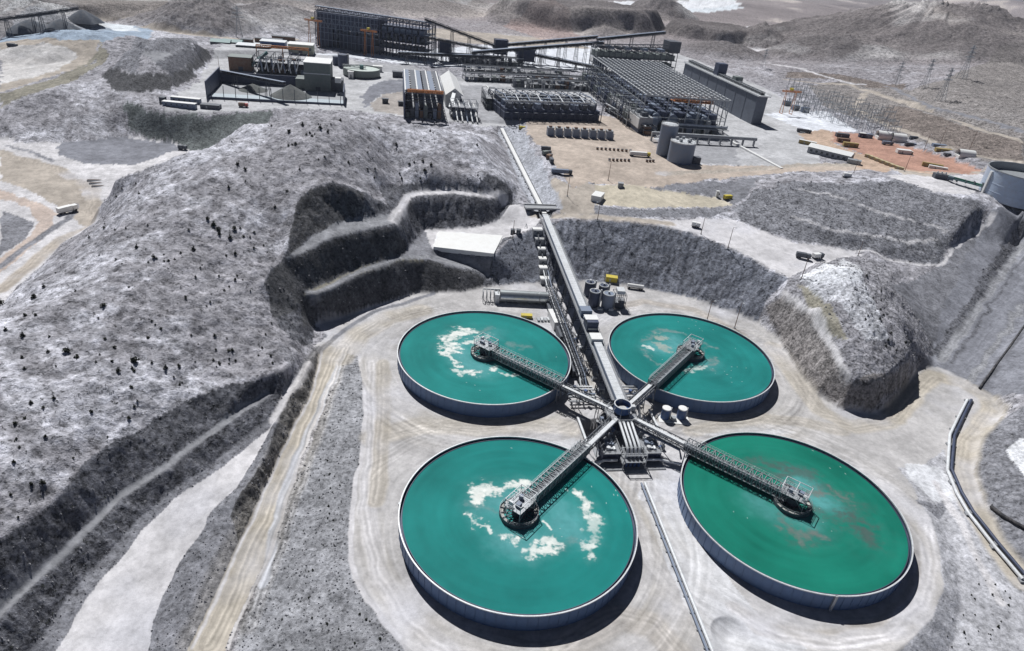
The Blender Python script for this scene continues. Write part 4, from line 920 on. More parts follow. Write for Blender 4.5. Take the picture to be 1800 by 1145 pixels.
for sd, hgt in ((-1, .0), (1, .0)):
    w_ = MB(); y = sd*2.7; w_.beam((4, y, zl(4)-.5), (LL-4, y, zl(LL-4)-.5), 1.3, .14); w_.build('walkway', GRATE, ln)
    MB().rail([(4, y+sd*.6, zl(4)-.4), (LL-4, y+sd*.6, zl(LL-4)-.4)], 1.15, .08, 2.4).build('handrail', STEEL, ln)
gs = MB(); gs.truss((14, 0, zl(14)-3.1), (LL-5, 0, zl(LL-5)-3.1), 3.3, 2.0, 54, .2, top=False); gs.build('girder', DARK, ln)
d_ = (LS-LB)/LL
for k in range(13):
    x = 18+k*12.6; wx, wy = LB[0]+d_[0]*x, LB[1]+d_[1]*x; gz = max(Hs(wx, wy), 0)
    if zl(x)-3.2-gz < 1: continue
    bt = MB(); top = zl(x)-3.1
    for s in (-1, 1): bt.beam((x-1.2, s*2.6, gz-.5), (x-.6, s*1.6, top), .34); bt.beam((x+1.2, s*2.6, gz-.5), (x+.6, s*1.6, top), .34); bt.beam((x-1.2, s*2.6, gz+.5), (x+.6, s*1.6, top), .16)
    bt.beam((x-1.2, -2.6, gz+.5), (x-.6, 1.6, top), .16); bt.beam((x, -1.8, top-.2), (x, 1.8, top-.2), .3); bt.beam((x-1, -2.2, (gz+top)/2), (x-1, 2.2, (gz+top)/2), .22); bt.beam((x+1, -2.2, (gz+top)/2), (x+1, 2.2, (gz+top)/2), .22); bt.build('trestle', DARK, ln)
for x0, x1, hgt, mt, nm in ((114, 119, 2.6, TANKC, 'sampler_box'), (124.5, 131, 4.0, NAVY, 'sampler_house'), (135, 140.5, 1.6, WHITE, 'gate_box')):
    q = MB(); q.bb(x0, x1, -2.6, 2.6, zl(x0)-1, zl(x0)+hgt); s_ = q.build(nm, mt, ln)
    if nm == 'sampler_house': MB().bb(x0-.3, x1-2.2, -3, 3, zl(x0)+hgt+.02, zl(x0)+hgt+.2).build('house_roof', WHITE, s_); MB().bb(x1, x1+.6, -2, 2, zl(x0)+.5, zl(x0)+1.2).build('gearbox', STEEL, s_)
q = MB(); q.beam((118, 0, zl(118)-.4), (140, 0, zl(140)-.4), 4.6, .2); q.build('gate_deck', GRATE, ln)
# side pipe rack, left of the trestle
pr = thing('pipe_rack', 'dark steel pipe rack running left of the silver launder', 'pipe rack', (LB[0], LB[1], 0), AX)
x0, x1 = 72, 150
fz = lambda x: max(0, 8.0-(x-72)*.05)
r_ = MB(); r_.truss((x0, -7.2, 5.2), (x1, -7.2, 3.4), 4.2, 2.2, 26, .2)
rk = r_.build('rack_girder', DARK, pr)
for k in range(5): MB().bb(80+k*14, 90+k*14, -10.5, -4.4, -.2, 2.6+.7*(k % 3)).build('pump_room', NAVY if k % 2 else DARK, pr)
for x in range(74, 150, 9): b_ = MB(); [b_.beam((x, -7.2+s*2.1, -.2), (x, -7.2+s*2.1, 5.4), .3) for s in (-1, 1)]; b_.beam((x, -9.3, .5), (x, -5.1, 4.5), .16); b_.build('post', DARK, pr)
for y, mt in ((-8.6, PIPE), (-7.4, DARK), (-6.2, TANKC)): MB().tube([(x0-14, y, 9.5), (x0, y, 6.2), (x1, y, 4.4), (x1+5, y, 2.0)], .34, 8).build('pipe', mt, pr)
# upstream trench section with the road bridge
tr = thing('trench_launder', 'straight white open launder lying in the trench beside the hill', 'launder', (LB[0], LB[1], 0), math.atan2(*(LU-LB)[1::-1]))
TL = float(np.hypot(*(LU-LB)[:2])); zu = lambda x: LB[2]+(LU[2]-LB[2])*x/TL
sb = MB(); sb.beam((-4, 0, zu(0)-.3), (TL, 0, zu(TL)-.3), 2.6, 1.4); sb.build('channel', WHITE, tr)
sb = MB(); sb.beam((-4, -2.2, zu(0)-.7), (TL, -2.2, zu(TL)-.7), .5, .6); sb.build('side_pipe', DARK, tr)
for k in range(14): x = 6+k*12; MB().bb(x-.4, x+.4, -1.8, 1.8, zu(x)-3.5, zu(x)-1.0).build('sleeper', CONC, tr)
rb = thing('road_bridge', 'short pale concrete road bridge crossing over the launder trench', 'bridge', (LB[0], LB[1], 0), math.atan2(*(LU-LB)[1::-1]))
MB().bb(-.5, 6.5, -10, 11, 22.6, 23.2).build('bridge_deck', CONC, rb)
for x in (-.4, 6.4): MB().bb(x-.15, x+.15, -10, 11, 23.2, 24.0).build('parapet', WHITE, rb)
for y in (-6.5, 6.5): MB().bb(0, 6, y-.6, y+.6, 17, 22.6).build('abutment', CONC, rb)
# drop boxes stepping down the slope left of the launder
dbl = ['topmost', 'second from the top', 'third from the top', 'fourth from the top', 'fifth from the top', 'sixth from the top']
for k, (uu, vv, wd) in enumerate([(944, 411, 5.4), (947, 427, 5.0), (951, 445, 4.2), (953, 462, 4.2), (954, 478, 4.4), (957, 497, 5.0)]):
    q = Q(uu, vv); t = thing('drop_box', 'concrete drop box with pale lid beside the launder, %s of its row' % dbl[k], 'drop box', (q[0], q[1], q[2]), AX, 'drop boxes stepping down the slope')
    z1 = 2.4; MB().bb(-2.2, 2.2, -wd/2, wd/2, -3, z1).build('wall', CONC, t); MB().bb(-2.4, 1.2, -wd/2-.15, wd/2+.15, z1+.01, z1+.25).build('lid', WHITE, t); MB().tube([(2, 0, 1), (7, 0, -1.5)], .45, 8).build('outlet_pipe', DARK, t)

# ------------------------------------------------------------------ the plant on its platform (z = 31)
PR = math.radians(11.5)
def at(u, v, z=None):
    if z is None: return Q(u, v)
    p = P(u, v, z); return np.array([p[0], p[1], Hs(p[0], p[1])])
def loc_frame(name, label, cat, u, v, z=31., rz=PR, group=None):
    p = P(u, v, z); return thing(name, label, cat, (p[0], p[1], 31.), rz, group)
def portal(t, x0, x1, D, H, ys, tk=.5, brace=True, m=None, name='portal_frame', levels=()):
    pass
def frame_block(t, L, D, H, nx, ny, levels, tk=.5, m=DARK, fm=None, roofm=None, brace=True):
    """open steel building: one part per cross frame, floors as parts"""
    for i in range(nx+1):
        x = L*i/nx; b = MB()
        for j in range(ny+1): y = D*j/ny; b.beam((x, y, 0), (x, y, H), tk)
        for z in list(levels)+[H]:
            b.beam((x, 0, z), (x, D, z), tk*.9)
            if i < nx:
                for j in (0, ny): y = D*j/ny; b.beam((x, y, z), (x+L/nx, y, z), tk*.8)
        zz = [0]+list(levels)+[H]
        if brace and i < nx and i % 2 == 0:
            for k in range(len(zz)-1):
                for j in (0, ny): y = D*j/ny; b.beam((x, y, zz[k]), (x+L/nx, y, zz[k+1]), tk*.45)
        b.build('portal_frame', m, t)
    for z in levels:
        f = MB(); f.bb(.3, L-.3, .3, D-.3, z-.12, z+.12); f.build('floor', fm or GRATE, t)
def conveyor(label, p, q, w=3.2, hgt=2.6, nb=5, name='conveyor', roof=None, m=None, group='conveyor galleries of the plant', ground=31.):
    p = Vector([float(a) for a in p]); q = Vector([float(a) for a in q]); d = q-p; L = math.hypot(d.x, d.y); rz = math.atan2(d.y, d.x)
    t = thing(name, label, 'conveyor', (p.x, p.y, 0), rz, group)
    MB().truss((0, 0, p.z), (L, 0, q.z), w, hgt, max(4, int(L/5)), .3, top=False).build('gallery_truss', m or DARK, t)
    MB().beam((0, 0, p.z+hgt*.45), (L, 0, q.z+hgt*.45), w*.8, hgt*.5).build('belt', BLACK, t)
    MB().beam((0, 0, p.z+hgt+.1), (L, 0, q.z+hgt+.1), w*1.1, .25).build('cover', roof or TANKC, t)
    for k in range(nb):
        x = L*(k+.5)/nb; z = p.z+(q.z-p.z)*(k+.5)/nb; c, s = math.cos(rz), math.sin(rz); g = ground if ground is not None else Hs(p.x+c*x, p.y+s*x)
        if z-g < 2: continue
        b = MB()
        for y in (-1, 1): b.beam((x-1.2, y*w*.75, g-.5), (x-.6, y*w*.45, z), .45); b.beam((x+1.2, y*w*.75, g-.5), (x+.6, y*w*.45, z), .45)
        b.beam((x, -w*.6, (g+z)/2), (x, w*.6, (g+z)/2), .35); b.beam((x, -w*.5, z-.4), (x, w*.5, z-.4), .4); b.build('trestle', m or DARK, t)
    return t
def gantry(label, u, v, span, H, rz=PR):
    t = loc_frame('gantry_crane', label, 'crane', u, v, 31., rz, 'orange gantry cranes of the plant')
    for x in (0, span):
        b = MB(); [b.beam((x, s*3, 0), (x, s*.8, H), .42) for s in (-1, 1)]; b.beam((x, -3, .6), (x, 3, .6), .4); b.build('leg', ORANGE, t)
    MB().truss((-5, 0, H), (span+5, 0, H), 1.5, 1.4, 10, .28).build('girder', ORANGE, t)
    MB().bb(span*.3, span*.3+3, -1.6, 1.6, H+2, H+4).build('trolley', YELLOW, t)
    return t
# crusher and bins building, far left of the plant
t = loc_frame('crusher_building', 'huge dark navy open steel crushing building at the far back of the plant', 'building', 556, 82, 31, math.radians(-8.8))
L_, D_, H_ = 134, 34, 38
frame_block(t, L_, D_, H_, 17, 3, (9, 17, 26), .75, NAVY)
MB().bb(2, 76, 1, D_-1, 22, 38.2).build('ore_bin', NAVY, t); MB().bb(1, 20, .6, D_, 1, 22).build('lower_cladding', NAVY, t); MB().bb(30, 72, 2.5, D_-2, 1, 16).build('lower_cladding', NAVY, t)
for k in range(6): MB().lathe([(4.2, 22), (1.2, 15), (1.2, 10)], 12, (12+k*11, 8, 0)).build('hopper', TANKC, t)
for k in range(7): x = 80+k*7.4; MB().bb(x, x+5.4, 4, 18, 26, 31).build('screen', TANKC, t); MB().bb(x, x+5, 3, 12, 9, 14).build('crusher', DARK, t)
for k in range(16):
    b = MB(); b.beam((2+k*4.7, -.6, 0), (2+k*4.7, -.6, 38), .5)
    for z in (9, 17, 22, 27, 32, 37): b.beam((2+k*4.7, -.6, z), (6.7+k*4.7, -.6, z), .5)
    b.beam((2+k*4.7, -.6, 22 if k % 2 else 32), (6.7+k*4.7, -.6, 32 if k % 2 else 22), .35); b.build('front_frame', TANKC, t)
for k in range(11): MB().bb(76+k*5.2, 79+k*5.2, 1, 24, 17.5+(k*5) % 4, 23+(k*3) % 5).build('chute', NAVY if k % 2 else DARK, t)
MB().bb(78, 132, 6, 30, 31.5, 32.2).build('screen_roof', NAVY, t)
MB().truss((-3, 10, 38.6), (L_+2, 10, 36), 5, 4.2, 34, .45).build('top_gallery', NAVY, t); MB().beam((-3, 10, 43.2), (L_+2, 10, 40.6), 5.4, .3).build('gallery_roof', TANKC, t)
MB().rail([(0, 0, 38.3), (L_, 0, 38.3)], 1.6, .2, 5).build('handrail', DARK, t)
gantry('tall orange gantry crane at the left end of the dark crushing building', 545, 84, 11, 29, math.radians(-8.8)); gantry('orange gantry crane standing in front of the dark crushing building', 642, 98, 9, 26, math.radians(-8.8))
# conveyors between crusher, screens and mill
PZ = lambda u, v, z: P(u, v, z)
conveyor('long grey conveyor sloping down right from the dark crushing building', PZ(748, 38, 72), PZ(868, 83, 46), 5, 4, 4)
conveyor('lower dark conveyor under the long sloping one right of the crushing building', PZ(748, 68, 58), PZ(872, 92, 42), 4, 3, 4)
conveyor('upper of two grey conveyors rising right to the screening building', PZ(866, 84, 45), PZ(1050, 68, 64), 4.5, 3.6, 5)
conveyor('lower of two grey conveyors rising right to the screening building', PZ(830, 96, 44), PZ(1060, 78, 58), 4.5, 3.6, 7)
conveyor('dark conveyor crossing low behind the flotation building', PZ(700, 96, 40), PZ(880, 104, 40), 4, 3, 6)
conveyor('thin dark conveyor running low to the right over white ground', PZ(905, 92, 42), PZ(1060, 124, 36), 4, 3.4, 5)
conveyor('topmost conveyor climbing to the right end of the screening building', PZ(1050, 72, 66), PZ(1168, 60, 74), 4, 3.2, 3)
for (uu, vv, wd, hh, lb) in ((868, 107, 16, 24, 'dark steel transfer tower where the sloping conveyors meet'), (908, 117, 22, 19, 'squat dark transfer tower right of the conveyor junction'), (770, 108, 14, 22, 'dark lattice transfer tower beside the crushing building')):
    t = loc_frame('transfer_tower', lb, 'tower', uu, vv, 31, PR, 'dark transfer towers of the plant'); frame_block(t, wd, wd*.7, hh, 3, 2, (hh*.33, hh*.66), .6, NAVY); MB().bb(1, wd-1, 1, wd*.7-1, hh*.34, hh).build('chute_house', NAVY, t)
# screening building at the back right
t = loc_frame('screening_building', 'long dark green lattice screening building behind the white beamed roof', 'building', 1046, 128, 31, math.radians(20))
frame_block(t, 108, 22, 27, 14, 2, (10, 18), .6, DARK); MB().bb(0, 106, 2, 20, 18.4, 24).build('screen_deck', CLAD, t); MB().bb(4, 60, .5, 21, 7, 17).build('bin', NAVY, t); MB().bb(60, 104, 3, 20, 1, 14).build('bin', CLAD, t)
for k in range(9): MB().bb(4+k*11.5, 11+k*11.5, 4, 17, 27.2, 30).build('screen', TANKC if k % 2 else DARK, t)
MB().bb(96, 112, 3, 20, 27, 40).build('head_house', DARK, t); MB().truss((-6, 5, 28), (108, 5, 33), 4, 3.4, 24, .35).build('gallery', DARK, t)
# mill building: the roof is an open grid of pale beams
t = loc_frame('mill_building', 'vast open steel mill hall roofed with a grid of pale beams', 'building', 1136, 168, 60, math.radians(10.6))
L_, D_, H_ = 75, 190, 29.5
for i in range(21):
    y = D_*i/20; b = MB()
    for x in (0, 24, 50, L_): b.beam((x, y, 0), (x, y, H_-.6), .7)
    b.beam((0, y, H_-.4), (L_, y, H_-.4), .7, 1.2); b.beam((0, y, 12), (L_, y, 12), .4)
    if i < 20:
        for x in (0, L_): b.beam((x, y, 6), (x, y+9.5, 6), .4); b.beam((x, y, 14), (x, y+9.5, 14), .5); b.beam((x, y, 22), (x, y+9.5, 22), .5); b.beam((x, y, 0 if i % 2 else 14), (x, y+9.5, 14 if i % 2 else 28), .3)
    b.build('portal_frame', STEEL, t)
for k in range(15): MB().beam((L_*k/14, -1, H_+.45), (L_*k/14, D_, H_+.45), 1.0, .5).build('roof_purlin', LIGHT, t)
for k in range(24): MB().beam((-.5, 2.4+D_*k/24.5, H_+.9), (L_+.5, 2.4+D_*k/24.5, H_+.9), .5, .3).build('roof_batten', STEEL, t)
for i in range(5):
    for j in range(13): MB().cyl((8+i*14.6, 12+j*13.5, 6), 5.6, 9, 14).build('flotation_cell', NAVY if (i+j) % 3 else TANKC, t)
MB().bb(.5, L_-.5, 4, D_-2, 5.4, 5.8).build('floor', DARK, t)
for i in range(20):
    y = 6+D_*i/20.5; b = MB()
    for x in (-11, -5.5): b.beam((x, y, 0), (x, y, 21), .55)
    for z in (6, 12, 17, 21): b.beam((-11, y, z), (0, y, z), .5); b.beam((-11, y, z), (-11, y+9.2, z), .4)
    b.beam((-11, y, 0 if i % 2 else 12), (-11, y+9.2, 12 if i % 2 else 21), .3); b.build('annex_frame', [STEEL, DARK, NAVY][i % 3], t)
    if i % 2: MB().bb(-10, -1, y, y+8, 6.2, 10+(i*7) % 5).build('annex_tank', [NAVY, CLAD, TANKC][i % 3], t)
for k in range(4): MB().tube([(14+k*15, 4, 9), (14+k*15, 18, 9)], 5, 16).build('ball_mill', TANKC, t)
oc = MB(); oc.truss((26, 1.5, 26.6), (60, 1.5, 26.6), 2.4, 1.6, 8, .4); oc.build('crane_beam', ORANGE, t)
MB().bb(24, 60, -3, 6, 26, 26.4).build('crane_walkway', ORANGE, t)
for k in range(9): MB().bb(2+k*8, 7+k*8, .5, 5, .2, 5+3*((k*5) % 3)).build('pump_skid', [DARK, TANKC, CLAD, STEEL][k % 4], t)
for x in (36, 46, 56): MB().beam((x, -6, 0), (x, -6, 34), .7).beam((x, -6, 33), (x, 0, 29), .4).beam((x, -6, 12), (x, 0, 12), .4).beam((x, -6, 22), (x, 0, 22), .4).build('front_mast', STEEL, t)
MB().tube([(30, -9, 9), (74, -9, 9)], 1.2, 10).build('header_pipe', LIGHT, t)
MB().bb(30, 74, -14, -6, 7.2, 7.6).build('front_platform', CONC, t)
# concrete stockpile wall with conveyor on top
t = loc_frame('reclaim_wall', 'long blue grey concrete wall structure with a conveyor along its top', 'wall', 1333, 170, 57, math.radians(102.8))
MB().bb(0, 176, -10, 0, -1, 26).build('wall', mat('shaded_stained_concrete', (.15, .17, .21), .85, 0, .2, .1, (.10, .11, .14), .6), t)  # base tone darkened to put the wall's shade into the colour, stains over it
[MB().bb(k*22, k*22+.8, 0, .3, -1, 25.4).build('buttress', MATS['shaded_stained_concrete'], t) for k in range(9)]
MB().bb(-2, 178, -12, 1, 26, 27).build('top_slab', LIGHT, t)
MB().truss((2, -5, 27), (176, -5, 27.5), 4, 2.6, 40, .35).build('gallery', STEEL, t); MB().beam((2, -5, 28.2), (176, -5, 28.7), 3.2, 1.2).build('belt', BLACK, t); MB().rail([(-2, 1, 27), (178, 1, 27)], 1.5, .18, 4).build('handrail', LIGHT, t)
MB().bb(96, 106, -12, -2, 27, 39).build('drive_house', NAVY, t); MB().bb(58, 66, -12, -4, 27, 33).build('drive_house', CLAD, t); MB().rail([(-2, -12, 27), (178, -12, 27)], 1.5, .18, 4).build('handrail', LIGHT, t)
gantry('orange gantry crane rising behind the blue grey concrete wall', 1372, 200, 11, 22, PR)
# white walled launder block, left of the mill
t = loc_frame('white_walled_block', 'low block with long white wall and dark base left of the mill hall', 'building', 1120, 234, 31, math.radians(102.9))
MB().bb(0, 46, -12, 0, 3, 13).build('block', CONC, t); MB().bb(50, 84, -12, 0, 3, 13).build('block', CONC, t); MB().bb(0, 46, .0, .5, 4, 12).build('white_wall', WHITE, t); MB().bb(50, 84, .0, .5, 4, 12).build('white_wall', WHITE, t)
MB().bb(-1, 85, -12.5, .2, -.5, 3).build('base', NAVY, t); MB().rail([(0, 0, 13), (84, 0, 13)], 1.4, .15, 4).build('handrail', STEEL, t)
for k in range(6): MB().bb(4+k*13, 9+k*13, -9, -3, 13, 16).build('roof_unit', [DARK, STEEL, CLAD][k % 3], t)
# flotation block in front centre
t = loc_frame('flotation_building', 'dark navy flotation building with pale edge and rows of cells', 'building', 886, 212, 31, math.radians(20))
L_, D_ = 88, 52
frame_block(t, L_, D_, 15, 14, 4, (6.5,), .5, NAVY); MB().bb(.5, L_-.5, 3, D_-1, .5, 9).build('lower_block', NAVY, t)
for i in range(10):
    for j in range(4): MB().cyl((6+i*8.4, 8+j*11.5, 9), 3.7, 4, 14).build('flotation_cell', TANKC if (i*3+j) % 4 == 1 else DARK, t)
MB().rail([(0, 0, 15), (L_, 0, 15)], 1.5, .2, 4).rail([(0, D_, 15), (L_, D_, 15)], 1.5, .2, 4).build('handrail', LIGHT, t)
for k in range(5): MB().beam((0, 4+k*11.5, 15.6), (L_, 4+k*11.5, 15.6), 1.2, .3).build('walkway', STEEL, t)
for k in range(9): MB().tube([(3+k*10, 4, 15), (6+k*10, 24, 16.4), (4+k*10, 46, 15)], .5, 8).build('froth_pipe', LIGHT if k % 2 else TANKC, t)
t = loc_frame('stair_tower', 'dark open stair tower on the left corner of the flotation building', 'tower', 852, 192, 31, PR)
frame_block(t, 12, 30, 13, 2, 4, (4.5, 9), .45, DARK); MB().bb(2, 10, 2, 28, .2, 6).build('pump_room', CLAD, t); MB().tube([(4, 30, 14), (14, -6, 6)], .6, 8).build('pale_pipe', WHITE, t)
# rows of cyclones and reagent equipment behind
for r, (u0, v0, u1, v1, hh, lb) in enumerate(((790, 110, 920, 119, 9, 'dark rack of chutes and pipework under the conveyor junction'), (905, 156, 1060, 162, 9, 'low dark rack along the back edge of the flotation building'), (1060, 196, 1130, 238, 7, 'steel rack between flotation building and the white walled block'), (818, 143, 1046, 152, 8, 'front row of reagent tanks and pale pipework behind the flotation building'), (816, 128, 1000, 138, 7, 'back row of steel pipework and pumps behind the flotation building'))):
    A0 = P(u0, v0, 31); B0 = P(u1, v1, 31); d = B0-A0; L = float(np.hypot(*d[:2]))
    t = thing('process_rack', lb, 'pipe rack', (A0[0], A0[1], 31), math.atan2(d[1], d[0]), 'process racks behind the flotation building')
    frame_block(t, L, 12, hh, 16, 1, (hh*.55,), .4, DARK)
    rn = random.Random(r+4)
    for k in range(30):
        x = L*(k+.5)/30
        if rn.random() < .55: MB().cyl((x, 3+6*rn.random(), .2), rn.uniform(1.2, 2.4), rn.uniform(3, hh+1), 12).build('reagent_tank', rn.choice([TANKC, LIGHT, DARK, WHITE]), t)
        else: MB().bb(x-2, x+2, 2, 8, .2, rn.uniform(2, hh)).build('pump_skid', rn.choice([DARK, CLAD, LIGHT, BROWN]), t)
    for y in (1.5, 6, 10): MB().tube([(0, y, hh+.4), (L, y, hh+.4)], .4, 6).build('pipe', LIGHT if y < 5 else DARK, t)
# frame building with striped roof, and the pale sheeted cover beside it
t = loc_frame('filter_building', 'tall open steel filter building with pale stripes over a dark roof', 'building', 712, 163, 51, PR)
L_, D_ = 30, 96
for i in range(11):
    y = D_*i/10; b = MB()
    for x in (0, 15, L_): b.beam((x, y, 0), (x, y, 20), .6)
    for z in (7, 14, 20): b.beam((0, y, z), (L_, y, z), .5)
    if i < 10:
        for x in (0, L_):
            for z in (7, 14, 20): b.beam((x, y, z), (x, y+9.6, z), .4)
    b.build('portal_frame', NAVY if i else DARK, t)
for k in range(6): MB().bb(k*5+.2, k*5+4.0, 10, D_, 20.2, 20.6).build('roof_panel', DARK if k % 2 else TANKC, t)
for k in range(4): MB().bb(k*9.4-.2, k*9.4+.8, 6, D_, 20.7, 21.1).build('pale_stripe', WHITE, t)
MB().bb(-.8, .2, -.4, D_, -.5, 20).build('side_cladding', NAVY, t); MB().truss((2, 3, 20.4), (30, 3, 20.4), 2.5, 1.6, 8, .45).build('crane_beam', ORANGE, t); MB().bb(8, 14, 1, 5, 20.6, 22).build('crane_trolley', ORANGE, t)
for k in range(8): MB().bb(1+3.6*k, 3.8+3.6*k, 4, 11, .2, 4+((k*7) % 5)*2).build('filter_press', [CLAD, DARK, TANKC, BROWN][k % 4], t)
MB().bb(2, 29, 12, D_-2, 6.8, 7.2).build('floor', GRATE, t); MB().bb(2, 29, 12, D_-2, .2, 6).build('lower_block', NAVY, t)
t = loc_frame('sheeted_cover', 'pale blue sheeted gable cover beside the striped filter building', 'cover', 784, 165, 42, PR)
MB().bb(0, 12, 0, 66, -.5, 10).build('wall', LIGHT, t); MB().gable(0, 15, 0, 84, 10, 16, 'y', .4).build('roof', WHITE, t); MB().bb(12, 15.2, 30, 84, -.5, 10).build('wall', TANKC, t)
MB().beam((2, -30, 6), (7, 0, 12), 3, 2).build('feed_chute', LIGHT, t)
t = loc_frame('pipe_tower', 'grey lattice pipe tower at the head of the trench launder', 'tower', 792, 208, 31, PR)
frame_block(t, 22, 14, 13, 4, 2, (5, 9), .45, STEEL); [MB().tube([(3+k*4, 14, 11), (4+k*4, 0, 7), (5+k*4, -12, 1)], .6, 8).build('pipe', [LIGHT, WHITE, TANKC][k % 3], t) for k in range(5)]; MB().bb(2, 20, 2, 12, .2, 6).build('pump_room', TANKC, t)
# walled concentrate yard
t = loc_frame('walled_yard', 'open topped concentrate store with dark walls and pale panelled front', 'yard', 363, 173, 31, math.radians(13.8))
L_, D_ = 106, 62
MB().bb(0, L_, 0, D_, -.3, .15).build('floor', CONC, t)
MB().bb(0, .8, 0, D_, 0, 13).build('side_wall', NAVY, t); MB().bb(L_-.8, L_, 0, D_*.55, 0, 11).build('side_wall', NAVY, t); MB().bb(.8, L_*.75, D_-.8, D_, 0, 9).build('back_wall', NAVY, t)
MB().bb(0, L_, -.4, 0, 0, 1.6).build('front_wall', NAVY, t)
for k in range(12): MB().beam((4+k*9, -.2, 0), (4+k*9, 1.4, 10), .45).build('front_post', DARK, t)
MB().bb(1, L_-1, .5, 17, .16, .5).build('pale_apron', mat('pale_sheet', (.40, .47, .52), .6), t)
MB().lathe([(17, .2), (9, 5), (.1, 10)], 24, (62, 22, 0)).build('concentrate_heap', mat('concentrate', (.11, .12, .12), .9), t)
MB().lathe([(12, .2), (6, 3), (.1, 5.5)], 20, (30, 38, 0)).build('concentrate_heap', mat('concentrate', (.11, .12, .12), .9), t)
conveyor('dark inclined conveyor reaching over the walled concentrate store', P(386, 128, 38), P(500, 150, 44), 3, 2.4, 2)
# cladded blocks, concentrate thickener, filter plant jumble
def block(name, label, u, v, L, D, H, m, rm, rz=PR, over=.5, gable=False, win=0, z=31., cat='building', group=None):
    t = loc_frame(name, label, cat, u, v, z, rz, group); MB().bb(0, L, 0, D, -.5, H).build('wall', m, t)
    if gable: MB().gable(0, L, 0, D, H, H+D*.16, 'x', over).build('roof', rm, t)
    else: MB().bb(-over, L+over, -over, D+over, H+.02, H+.5).build('roof', rm, t)
    MB().bb(L*.42, L*.42+min(4, L*.2), -.06, .0, 0, min(4, H*.6)).build('door', DARK, t)
    for k in range(win): MB().bb(L*(k+.4)/win, L*(k+.75)/win, -.05, 0, H*.45, H*.75).build('window', GLASS, t)
    return t
t = block('cladded_tower', 'tall green grey clad block with bright white roof', 536, 160, 22, 26, 23.5, CLAD, WHITE); MB().bb(-.3, 22.3, -.3, 0, 14.5, 15.2).build('ledge', LIGHT, t); MB().bb(-8, 0, 4, 20, 0, 9).build('annex', CLAD, t); MB().bb(22, 32, 4, 18, 0, 10).build('annex', DARK, t); MB().bb(26, 31, -3, 3, 9, 13).build('dust_collector', WHITE, t)
block('workshop', 'cream green workshop with white roof left of the dark crushing building', 507, 95, 26, 18, 10, mat('cream_cladding', (.42, .45, .36), .6), WHITE, win=4)
t = loc_frame('concentrate_thickener', 'raised round concentrate tank with pale surface and dark legs', 'settling tank', 635.7, 120, 38)
MB().lathe([(18, 1), (18, 7.2), (17.7, 7.2), (17.7, 6.3)], 64, smooth=False).build('wall', CLAD, t); MB().lathe([(.01, 6.2), (17.7, 6.2)], 64).build('surface', mat('pale_froth', (.55, .62, .58), .5), t)
for k in range(14): a = math.pi*k/7; MB().beam((15*math.cos(a), 15*math.sin(a), -1), (15*math.cos(a), 15*math.sin(a), 1.4), .8).build('leg', DARK, t)
MB().lathe([(17.6, 1), (2, -.6)], 48).build('cone', NAVY, t); MB().truss((-18, 0, 7.4), (4, 0, 7.4), 2, 2, 10, .25).build('bridge', STEEL, t); MB().cyl((0, 0, 6), 2, 4, 12).build('drive_head', TEAL, t)
for (uu, vv, r, hh, lb) in ((603, 118, 5, 13, 'dark upright tank beside the raised round tank'), (592, 114, 4, 9, 'shorter dark upright tank left of the raised round tank')):
    t = loc_frame('process_tank', lb, 'tank', uu, vv); MB().cyl((0, 0, -.5), r, hh, 20).build('shell', NAVY, t); MB().lathe([(r+.1, hh-1), (r+.1, hh-.5), (r-.4, hh-.5)], 20, smooth=False).build('rim', STEEL, t); MB().bb(r*.8, r*.8+2.2, -1.2, 1.2, 0, hh).build('ladder_cage', STEEL, t)
t = loc_frame('filter_plant', 'cluttered dark filter plant under an orange crane frame behind the walled store', 'plant', 447, 130, 31, PR)
frame_block(t, 46, 30, 16, 6, 3, (6, 11), .5, DARK); rn = random.Random(3)
for k in range(26): x, y = rn.uniform(2, 42), rn.uniform(2, 26); MB().bb(x, x+rn.uniform(3, 6), y, y+rn.uniform(2, 4), .2, rn.uniform(4, 14)).build('filter_unit', rn.choice([DARK, CLAD, TANKC, BROWN, LIGHT, DARK]), t)
for k in range(6): MB().tube([(6+k*7, 2, 15), (4+k*7, -6, 6)], .5, 6).build('pipe', LIGHT, t)
MB().truss((-1, 26, 20), (47, 26, 20), 2.4, 1.8, 12, .4).build('crane_girder', ORANGE, t); [MB().beam((x, 26, 0), (x, 26, 20), .7).build('crane_leg', ORANGE, t) for x in (-1, 23, 47)]
for k in range(7): MB().beam((6+k*5, 1, 14), (9+k*5, -7, 4), 1.2, .3).build('chute', LIGHT if k % 2 else TANKC, t)
t = block('crusher_shed', 'small brown shed with sloping conveyor at the left of the filter plant', 403, 124, 20, 16, 12, BROWN, CLAD); MB().beam((18, 4, 4), (34, 10, 17), 3, 2.4).build('chute', TEAL, t)
block('reagent_shed', 'dark shed with pale blue grey roof in the yard behind', 415, 90, 34, 18, 6, DARK, LIGHT); 
block('teal_tent', 'dark green storage tent with two pale gables behind the flat topped mound', 370, 80, 20, 14, 4, DARK, TEAL, gable=True); block('teal_tent', 'right hand dark green storage tent with pale gable behind the mound', 391, 80, 20, 14, 4, DARK, TEAL, gable=True)
block('blue_workshop', 'open blue steel workshop with pale flat roof', 458, 88, 26, 16, 9, BLUE, LIGHT)
for k, (uu, vv, L, lb) in enumerate(((448, 74, 30, 'long low brown store shed at the back of the yard'), (478, 70, 26, 'second low brown store shed nearer the crushing building'), (424, 76, 12, 'small brown container on the pale back yard'))): block('store_shed', lb, uu, vv, L, 8, 4, BROWN, DARK)
